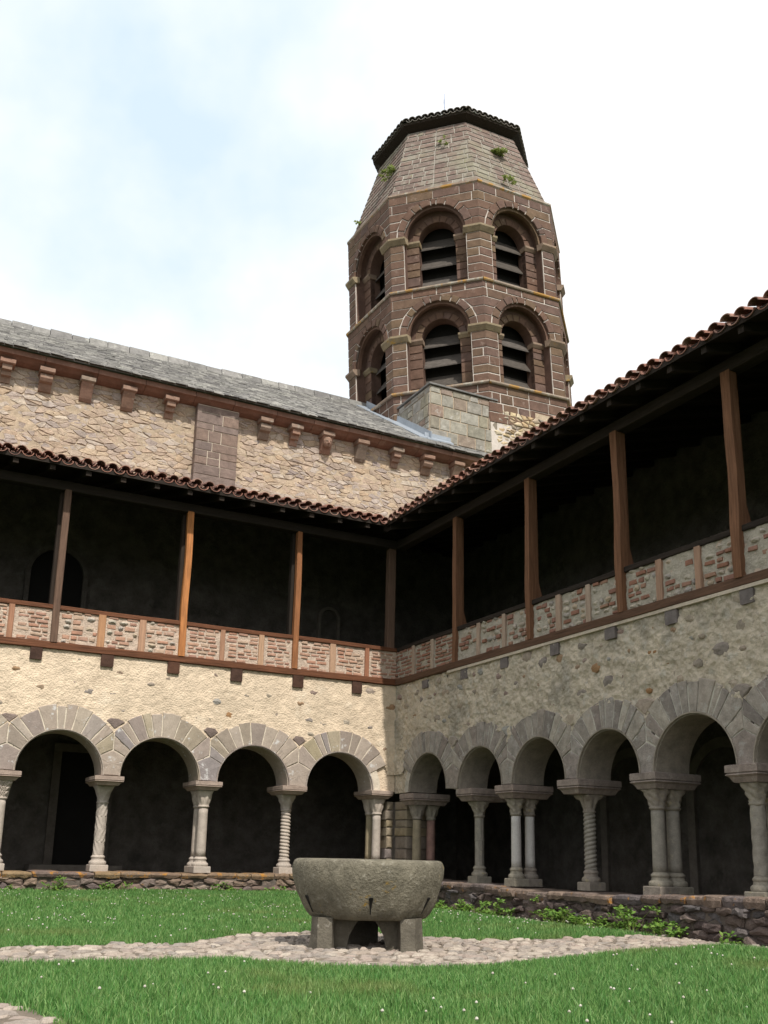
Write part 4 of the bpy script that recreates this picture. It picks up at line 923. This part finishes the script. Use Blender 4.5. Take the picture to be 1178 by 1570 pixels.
DET = (3, 4, 5, 6, 7)                                              # faces that can be seen from the garden
def band(name, mat, s0, s1, prof, segs=1):
    for i in range(segs):
        a, b = s0 + (s1 - s0) * i / segs, s0 + (s1 - s0) * (i + 1) / segs
        st = stops(a, b); q = MB(); q.ring_loft([[TP(s, z, ap) for ap, z in prof] for s in st]); q.build(name, mat, tower)
def tier(z0, z1, a, pw, ow, zs, ivw, zsi):
    hw = a * T225; w = 2 * hw; Ro = ow + .20; rec = .34
    mort, body, inner, dark = MB(), MB(), MB(), MB()
    for k in range(8):
        ph = k * math.pi / 4; n = Vector((math.cos(ph), math.sin(ph), 0)); fr = frame(n * a, (-n.y, n.x, 0), (0, 0, 1), n); fi = frame(n * (a - rec), (-n.y, n.x, 0), (0, 0, 1), n)
        det = k in DET
        arch_panel(mort, fr, -hw, hw, z0, z1, 0, ow + .004, zs, -.03, 0, 20)
        arch_panel(body, fr, -hw + .01, hw - .01, z0, z1, 0, ow, zs, -rec - .02, -.031, 20)
        arch_panel(inner, fi, -hw + .16, hw - .16, z0, z1 - .02, 0, ivw, zsi, -.34, 0, 18)
        if not det: continue
        nv = 11; jit = [math.pi * (i + (rt_w.uniform(-.25, .25) if 0 < i < nv else 0)) / nv for i in range(nv + 1)]
        for i in range(nv):
            g, g2 = .018 / ow, .018 / Ro; a0_, a1_ = jit[i], jit[i + 1]; ro = Ro + rt_w.uniform(-.02, .03)
            po = [(ro * math.cos(t), zs + ro * math.sin(t)) for t in (a0_ + g2, (a0_ + a1_) / 2, a1_ - g2)] + [(ow * math.cos(t), zs + ow * math.sin(t)) for t in (a1_ - g, (a0_ + a1_) / 2, a0_ + g)]
            po = clip(clip(po, 1, 0, hw - .005), -1, 0, hw - .005); q = MB(); q.slab(fr, po, -.2, .034, .010, .002, .002); tower_pieces.append((q, tw(fr(0, zs + ow, 0)), .25, M['tower']))
            ri, Ri = ivw, ivw + .20; g, g2 = .014 / ri, .014 / Ri
            if i < 9:
                b0, b1 = math.pi * i / 9, math.pi * (i + 1) / 9
                po = [(Ri * math.cos(t), zsi + Ri * math.sin(t)) for t in (b0 + g2, (b0 + b1) / 2, b1 - g2)] + [(ri * math.cos(t), zsi + ri * math.sin(t)) for t in (b1 - g, (b0 + b1) / 2, b0 + g)]
                q = MB(); q.slab(fi, po, -.2, .02, .010); tower_pieces.append((q, tw(fi(0, zsi + ri, 0)), .15, M['tower']))
        q = MB(); arc_strip(q, fr, 0, zs, ow - .075, ow + .01, -.16, -.05, seg=22); q.build('arch_roll', M['tower'], tower)
        z = z0
        while z < zsi - .16:                                       # jamb blocks of the inner order
            h = min(rt_w.uniform(.2, .32), zsi - .15 - z); h = zsi - .15 - z if zsi - .15 - z - h < .1 else h
            for sg in (-1, 1):
                u0, u1 = sorted((sg * ivw, sg * (ow + .03))); q = MB(); q.slab(fi, [(u0, z + .014), (u1, z + .014), (u1, z + h - .014), (u0, z + h - .014)], -.15, .02, .010); tower_pieces.append((q, tw(fi(u0, z, 0)), .15, M['tower']))
            z += h
        for sg in (-1, 1):
            q = MB(); u0, u1 = sorted((sg * (ivw - .04), sg * (ow + .02))); q.ring_loft([[fi(u, zz, nn) for nn, zz in ((-.2, zsi - .15), (.03, zsi - .15), (.09, zsi - .06), (.09, zsi), (-.2, zsi))] for u in (u0, u1)])
            q.build('inner_impost', M['impost'], tower)
        for zb in np.arange(z0 + .22, zsi + .3, .62):               # sloping louvre boards
            hh = ivw if zb < zsi else math.sqrt(max(.02, ivw ** 2 - (zb - zsi) ** 2)); q = MB(); dz = rt_w.uniform(-.03, .03)
            q.ring_loft([[fi(u, zz + dz * u, nn) for nn, zz in ((-.16, zb + .05), (-.16, zb + .09), (-.44, zb + .50), (-.44, zb + .46))] for u in (-hh - .02, hh + .02)]); q.build('louver_board', M['louver'], tower)
    mort.build('mortar', M['mortar_t'], tower); body.build('arch_recess', M['towerb'], tower); inner.build('inner_arch_wall', M['towerb'], tower)
    for k in DET:
        for c in ((k - .5, k + .5) if k == DET[0] else (k + .5,)):
            n = max(1, round((zs - .2 - z0) / .27)); h = (zs - .2 - z0) / n
            for i in range(n): course(c - pw / w, c + pw / w, z0 + i * h, z0 + (i + 1) * h, a, a, .42, .85)
            e0 = pw / w
            band('impost', M['impost'], c - e0 - .03, c + e0 + .03, [(a - .1, zs - .2), (a + .03, zs - .2), (a + .12, zs - .07), (a + .12, zs - .01), (a - .1, zs)])
            n1 = max(2, round(Ro / .26)); n2 = max(1, round((z1 - zs - Ro) / .26)); lv = [zs + Ro * i / n1 for i in range(n1)] + [zs + Ro + (z1 - zs - Ro) * i / n2 for i in range(n2 + 1)]
            for za, zb in zip(lv[:-1], lv[1:]):
                ea = math.sqrt(max(0, (Ro + .02) ** 2 - (za - zs) ** 2)); eb = math.sqrt(max(0, (Ro + .02) ** 2 - (zb - zs) ** 2))
                if za - zs >= Ro - .02: ea = eb = 0
                elif zb - zs >= Ro - .02: eb = 0
                if (hw - ea) < .06: continue
                course(c - (hw - ea) / w, c + (hw - ea) / w, za, zb, a, a, .4, .75, top=(c - (hw - eb) / w, c + (hw - eb) / w))
q = MB(); q.ring_loft([[TP(k + .5, z, 2.42) for k in range(8)] for z in (11.2, 20.0)]); q.build('bell_chamber', M['black'], tower)  # added solid core, stops light showing through the tower openings
A1, A2, A3 = 3.27, 3.21, 3.15
ZA, ZB, ZC, ZD = 13.66, 16.84, 20.03, 22.83
# plain base under the first string course
q = MB(); q.ring_loft([[TP(k + .5, z, 3.30) for k in range(8)] for z in (11.0, ZA)]); q.build('base_wall', M['mortar_t'], tower)
for i in range(4):
    z0 = 12.44 + i * .30
    for c in (4.5, 5.5, 6.5, 3.5): course(c - .5, c + .5, z0, z0 + .30, 3.30, 3.30, .45, .95)
tier(ZA, ZB - .08, A1, .42, .93, 15.41, .56, 15.39)
tier(ZB, ZC - .08, A2, .405, .92, 18.56, .55, 18.56)
for (z, a) in ((ZA, 3.40), (ZB, 3.345)):
    for k in range(8): band('string_course', M['string'], k - .5 + .004, k + .5 - .004, [(a - .3, z - .09), (a - .02, z - .09), (a, z - .06), (a, z - .02), (a - .14, z + .05), (a - .3, z + .05)])
for k in range(8): band('string_course', M['string'], k - .5 + .004, k + .5 - .004, [(3.0, ZC - .09), (3.22, ZC - .09), (3.255, ZC - .05), (3.255, ZC), (3.16, ZC + .05), (3.0, ZC + .05)])
# battered upper stage
AT = 2.18
q = MB(); q.ring_loft([[TP(k + .5, z, a) for k in range(8)] for z, a in ((ZC, 3.12), (ZD, AT))]); q.build('upper_wall', material('upper_mortar', [(0.31, 0.285, 0.25)], 6, 0.3, 0.6, 30, lichen=[((0.24, 0.26, 0.12), 2, 0.62, 0.6)]), tower)
n = 13; h = (ZD - ZC - .05) / n
for i in range(n):
    z0 = ZC + .05 + i * h; a0 = 3.12 + (AT - 3.12) * (z0 - ZC) / (ZD - ZC); a1 = 3.12 + (AT - 3.12) * (z0 + h - ZC) / (ZD - ZC)
    for c in (2.5, 3.5, 4.5, 5.5, 6.5, 7.5):
        off = rt_w.uniform(-.12, .12); w = 2 * a0 * T225
        course(c - .5, c + .5, z0, z0 + h, a0, a1, .3, .62, mat=M['batter'])
for mt in (M['tower'], M['batter']):
    emit([(q, c, s) for q, c, s, m_ in tower_pieces if m_ == mt], 'stone_block', mt, tower, 170 if mt == M['tower'] else 130)
# roof
q = MB(); q.ring_loft([[TP(k + .5, z, a) for k in range(8)] for z, a in ((22.86, AT - .05), (23.0, 2.385), (23.05, 2.395))]); q.build('eave_board', M['dark_z'], tower)
q = MB(); q.ring_loft([[TP(k + .5, z, a) for k in range(8)] for z, a in ((23.052, 2.41), (24.0, .05))]); q.build('roof_deck', M['tile_d'], tower)
tl = half_pipe(.105, .085, .5, .02, True, 8, slope=.39).mesh('tile', M['tile_d']); tl2 = half_pipe(.10, .09, .5, .02, False, 8, slope=.39).mesh('tile', M['tile_d'])
for k in range(8):
    for i in range(10):
        t = (i + .5) / 10 - .5; p = TP(k + t, 23.09, 2.45); ph = k * math.pi / 4
        link(tl, 'tile', tower, loc=(p[0], p[1], 23.12 + rt_w.uniform(-.015, .015)), rot=(0, 0, ph + math.pi / 2 + rt_w.uniform(-.05, .05)))
        if i < 9:
            p = TP(k + t + .05, 23.09, 2.43); link(tl2, 'tile', tower, loc=(p[0], p[1], 23.13), rot=(0, 0, ph + math.pi / 2))
q = MB(); q.tube([(-.15, 0, 23.9), (-.15, 0, 24.9), (-.13, .0, 25.75)], [.03, .022, .012], 6); fin = q.build('finial', M['metal'], tower)
q = MB(); q.ring_loft([[(-.15 + x, -.012, 24.85 + z), (-.15 + x, .012, 24.85 + z)] for x, z in ((0, 0), (-.16, .14), (-.1, .3), (-.02, .5), (.0, .7))], False, False, False); q.build('vane', M['metal'], fin)

# ------------------------------------------------------------------ stone basin
BC = (3.86, 7.68, 0.0); rb = random.Random(71)
basin = thing('stone_basin', 'round lichened granite basin on short stone legs in the middle of the path', 'stone basin', BC)
def bas_r(a, z, r):
    oc = math.cos(math.pi / 8) / math.cos(((a + math.pi / 8 + .32) % (math.pi / 4)) - math.pi / 8)
    k = min(1, max(0, (.56 - z) / .22)); k = k * .75; r *= .955
    return r * ((1 - k) + k * oc) + .006 * noise.noise((math.cos(a) * 2.5, math.sin(a) * 2.5, z * 5)) + .005 * noise.noise((math.cos(a) * 9, math.sin(a) * 9, z * 14)) + .005 * noise.noise((math.cos(a) * 24, math.sin(a) * 24, z * 38))
rows = [(.240, .30), (.240, .49), (.250, .518), (.285, .556), (.33, .587), (.36, .602), (.40, .618), (.44, .631), (.48, .642), (.52, .651), (.56, .658), (.60, .662), (.640, .664), (.665, .660), (.688, .650), (.701, .633), (.706, .61), (.704, .58), (.69, .565), (.60, .53), (.50, .44), (.45, .2)]
q = MB(); lathe(q, BC, rows, 180, bas_r); q.build('bowl', M['basin'], basin, smooth=True)
for a in (-3.0, -1.985, -1.0):                                     # black strips painting the dark of small drilled slots near the bottom edge
    d = Vector((math.cos(a), math.sin(a), 0)); r_ = bas_r(a, .42, .596); q = MB(); s_ = Vector((-d.y, d.x, 0))
    pts = []
    for z, w, e in ((.42, .012, .007), (.41, .018, .007), (.39, .013, .006), (.33, .005, .004), (.29, .004, .003)):
        c = Vector(BC) + d * (bas_r(a, z, float(np.interp(z, [r[0] for r in rows[1:12]], [r[1] for r in rows[1:12]]))) + e) + Vector((0, 0, z)); pts.append([tuple(c - s_ * w), tuple(c + s_ * w), tuple(c + s_ * w - d * .04), tuple(c - s_ * w - d * .04)])
    q.ring_loft(pts); q.build('drain_slot', M['black'], basin)
def leg(side):
    q = MB(); rings = []
    for z, g in ((-.03, .012), (.0, .012), (.12, .0), (.2, -.004), (.255, -.006)):
        i_ = .16 - .13 * (1 - max(0, 1 - (z / .27) ** 2))
        pl = [(i_, -.26), (.25, -.27), (.27, -.40 - g), (.385, -.39 - g), (.45 + g, -.25), (.44 + g, .2), (.33, .36 + g), (i_, .40 + g)]
        pl = [(x * side, y) for x, y in pl]
        if side < 0: pl = pl[::-1]
        ct, st_ = math.cos(-.47), math.sin(-.47); pl = [(x + .006 * noise.noise((x * 6, y * 6, z * 9)), y) for x, y in pl]; rings.append([(BC[0] + ct * x - st_ * y, BC[1] + st_ * x + ct * y, z) for x, y in pl])
    return q.ring_loft(rings)
for s in (-1, 1): leg(s).build('leg', M['basin_leg'], basin)
q = MB(); q.box(BC[0] - .16, BC[0] + .16, BC[1] + .1, BC[1] + .4, -.03, .239); q.build('back_block', M['basin_leg'], basin)

# ------------------------------------------------------------------ plants
def leaf(q, p, d, n, L, W):
    d = d.normalized(); s = d.cross(n).normalized(); n = s.cross(d)
    a = p; b = p + d * L * .45 + s * W * .5 + n * L * .08; c = p + d * L - n * L * .12; e = p + d * L * .45 - s * W * .5 + n * L * .08; m = p + d * L * .5
    k = len(q.v); q.v += [tuple(x) for x in (a, b, c, e, m)]; q.f += [(k, k + 1, k + 4), (k + 1, k + 2, k + 4), (k + 2, k + 3, k + 4), (k + 3, k, k + 4)]
def plant(name, label, cat, c, ext, n, L, m, stem_m, seed, up_=.6, group=None, out=Vector((0, 0, 1))):
    R_ = random.Random(seed); t = thing(name, label, cat, c, group); q = MB(); st = MB(); C_ = Vector(c); clumps = []
    for k in range(max(4, n // 14)):
        o = Vector((R_.uniform(-1, 1) * ext[0], R_.uniform(-1, 1) * ext[1], R_.random() ** 1.2 * ext[2])); edge = (o.x / max(ext[0], .01)) ** 2
        o.z *= max(.25, 1 - .7 * edge); clumps.append(C_ + o); st.tube([tuple(C_ + Vector((o.x * .5, o.y * .5, -.02))), tuple(C_ + o * .6 + Vector((0, 0, .01))), tuple(C_ + o)], [.004, .0035, .002], 4)
    for i in range(n):
        b = R_.choice(clumps) + Vector((R_.gauss(0, .03), R_.gauss(0, .03), R_.gauss(0, .022)))
        b.z = max(b.z, c[2] + .01)
        d = Vector((R_.gauss(0, 1), R_.gauss(0, 1), R_.uniform(-.2, .6))) + out * .3; leaf(q, b, d, Vector((R_.gauss(0, .5), R_.gauss(0, .5) - .4, 1)) , L * R_.uniform(.6, 1.3), L * R_.uniform(.5, .85))
    st.build('stem', stem_m, t); q.build('foliage', m, t); return t
gl = lambda x, y: ground_h(x, y)
for i, (y, ex, h, n, lab) in enumerate((
        (14.6, .55, .16, 300, 'low leafy plant at the wall foot just right of the basin'),
        (13.35, .40, .20, 240, 'leafy plant at the wall foot below the pale twin column'),
        (11.55, .36, .26, 230, 'tall leafy plant climbing the low wall below the rope column'),
        (10.85, .45, .17, 250, 'dense spreading leafy plant at the foot of the right low wall'),
        (10.12, .34, .30, 230, 'highest bright plant climbing the low wall below the brown twin column'),
        (9.55, .26, .14, 120, 'small leafy plant at the right end of the dense row along the low wall'),
        (8.5, .13, .13, 60, 'lone small leafy sprig by the low wall near the right edge'))):
    x = CX - .42; plant('leafy_plant', lab, 'plant', (x, y, gl(x, y)), (.20, ex * 1.2, h * 1.2), int(n * 1.6), .062, M['leaf'], M['weed'], 100 + i, group='plants along the foot of the right low wall', out=Vector((-1, 0, .4)))
for i, (y, z, lab) in enumerate(((9.75, .12, 'sprig growing out of the dark low wall near the brown twin column'), (12.2, .14, 'tiny sprig high on the dark low wall beside the rope column'))):
    plant('wall_sprig', lab, 'plant', (CX - .30, y, z), (.05, .09, .07), 26, .045, M['leaf'], M['weed'], 130 + i, out=Vector((-1, 0, .2)))
for i, (x, ex, h, n, lab) in enumerate((
        (2.12, .30, .10, 130, 'yellow green plant at the wall foot below the leftmost column'),
        (2.95, .28, .22, 170, 'bushy green plant at the wall foot under the second arch'),
        (3.95, .36, .14, 180, 'low green plant at the wall foot below the zigzag column'),
        (5.75, .30, .14, 150, 'green plant at the wall foot below the smooth pinkish column'),
        (6.75, .20, .11, 90, 'small green plant at the wall foot left of the ringed column'),
        (7.45, .16, .13, 80, 'small plant at the wall foot just behind the left rim of the basin'))):
    y = CY - .22; plant('leafy_plant', lab, 'plant', (x, y, gl(x, y)), (ex, .12, h), n, .055, M['leaf'], M['weed'], 150 + i, group='plants along the foot of the left low wall', out=Vector((0, -1, .3)))
def on_tower(s, z, a): return tuple(tw(TP(s, z, a)))
bat = lambda z: 3.12 + (AT - 3.12) * (z - ZC) / (ZD - ZC) + .05
for i, (s, z, e, n, L, lab) in enumerate((
        (4.27, 21.35, .26, 260, .10, 'yellow green weed tuft on the left slope of the tower top'),
        (5.98, 21.68, .20, 380, .10, 'thick round weed tuft high on the right slope of the tower top'),
        (5.93, 20.30, .20, 90, .12, 'small weed tuft on the ledge below the thick tuft'),
        (5.12, 21.9, .20, 40, .10, 'thin weed tuft on the front slope of the tower top'),
        (3.62, 20.5, .12, 30, .12, 'wispy dry weed at the left edge of the tower slope'))):
    plant('weed_tuft', lab, 'weed', on_tower(s, z, bat(z)), (e, e, e * .9), n, L, M['weed'], M['weed'], 170 + i, group='weeds growing on the tower')

# ------------------------------------------------------------------ grass and clover
g = np.random.default_rng(7)
def lawn_ok(x, y): return path_dist(x, y) < -0.015 and x < 8.78 and y < CY - .12
def in_cone(x, y, mrg):
    dx, dy = x, y; f_, r_ = dx * math.sin(YAW) + dy * math.cos(YAW), dx * math.cos(YAW) - dy * math.sin(YAW)
    return f_ > 3.2 and abs(r_) < f_ * .405 + mrg
bx, by, bh, bw_ = [], [], [], []
zones = ((3.2, 7.6, 4600, .0056, .055), (7.6, 10.5, 3000, .006, .052), (10.5, 20, 1600, .0095, .055))
for d0, d1, dens, wd, ht in zones:
    n = int(dens * 1.0 * (16 * 17)); X = g.uniform(-3, 9, n); Y = g.uniform(1.5, 17.2, n)
    f_ = X * math.sin(YAW) + Y * math.cos(YAW); r_ = X * math.cos(YAW) - Y * math.sin(YAW)
    ok = (f_ > d0) & (f_ <= d1) & (np.abs(r_) < f_ * .405 + .7); X, Y = X[ok], Y[ok]
    # patchiness
    for x, y in zip(X.tolist(), Y.tolist()):
        pd = path_dist(x, y) if (y < 13.5) else -1
        if pd > -0.012 or x > 8.75: continue
        if x > 7.4 and y > 9 and noise.noise((x * 2, y * 2, 9)) > -.1 + (8.1 - x) * .8: continue
        e = 1.0 if pd < -.16 else .55 + .45 * (-pd / .16)
        p = noise.noise((x * 1.3, y * 1.3, 5.0)) + .7 * noise.noise((x * 4.3, y * 4.3, 1.0))
        bx.append(x); by.append(y); bh.append(ht * e * (1 + .35 * p)); bw_.append(wd)
n = len(bx); bx, by, bh, bw_ = map(np.array, (bx, by, bh, bw_)); bz = np.array([ground_h(x, y) for x, y in zip(bx.tolist(), by.tolist())]) - .004
h = bh * g.uniform(.5, 1.35, n); a = g.uniform(0, 2 * np.pi, n); la = g.uniform(0, 2 * np.pi, n); lean = np.abs(g.normal(0, .42, n)) * h
wx, wy = np.cos(a) * bw_ * .5, np.sin(a) * bw_ * .5; lx, ly = np.cos(la) * lean, np.sin(la) * lean
V = np.empty((n, 5, 3)); V[:, 0] = np.c_[bx - wx, by - wy, bz]; V[:, 1] = np.c_[bx + wx, by + wy, bz]
V[:, 2] = np.c_[bx - wx * .8 + lx * .4, by - wy * .8 + ly * .4, bz + h * .6]; V[:, 3] = np.c_[bx + wx * .8 + lx * .4, by + wy * .8 + ly * .4, bz + h * .6]; V[:, 4] = np.c_[bx + lx, by + ly, bz + h]
F = (np.arange(n)[:, None, None] * 5 + np.array([[0, 1, 3], [0, 3, 2], [2, 3, 4]])[None]).reshape(-1)
me = bpy.data.meshes.new('grass'); me.vertices.add(n * 5); me.vertices.foreach_set('co', V.reshape(-1)); me.loops.add(len(F)); me.loops.foreach_set('vertex_index', F.astype(np.int32))
me.polygons.add(n * 3); me.polygons.foreach_set('loop_start', np.arange(0, n * 9, 3, dtype=np.int32)); me.update(); me.validate(); me.materials.append(M['grass'])
link(me, 'grass', kind='stuff'); print('grass blades', n)
q = MB(); rf = random.Random(81); k = 0
while k < 560:
    x, y = rf.uniform(-2, 8.6), rf.uniform(3.5, 17); dens = noise.noise((x * .8, y * .8, 2.2))
    if not lawn_ok(x, y) or not in_cone(x, y, .8) or rf.random() > .35 + dens: continue
    if y < 7 and rf.random() < .35: continue
    r_ = rf.uniform(.005, .009); z = ground_h(x, y) + rf.uniform(.045, .085); lathe(q, (x, y, z), [(-r_ * .8, r_ * .4), (-r_ * .1, r_), (r_ * .6, r_ * .75), (r_, r_ * .15)], 7); k += 1
q.build('clover_flowers', M['clover'], kind='stuff')
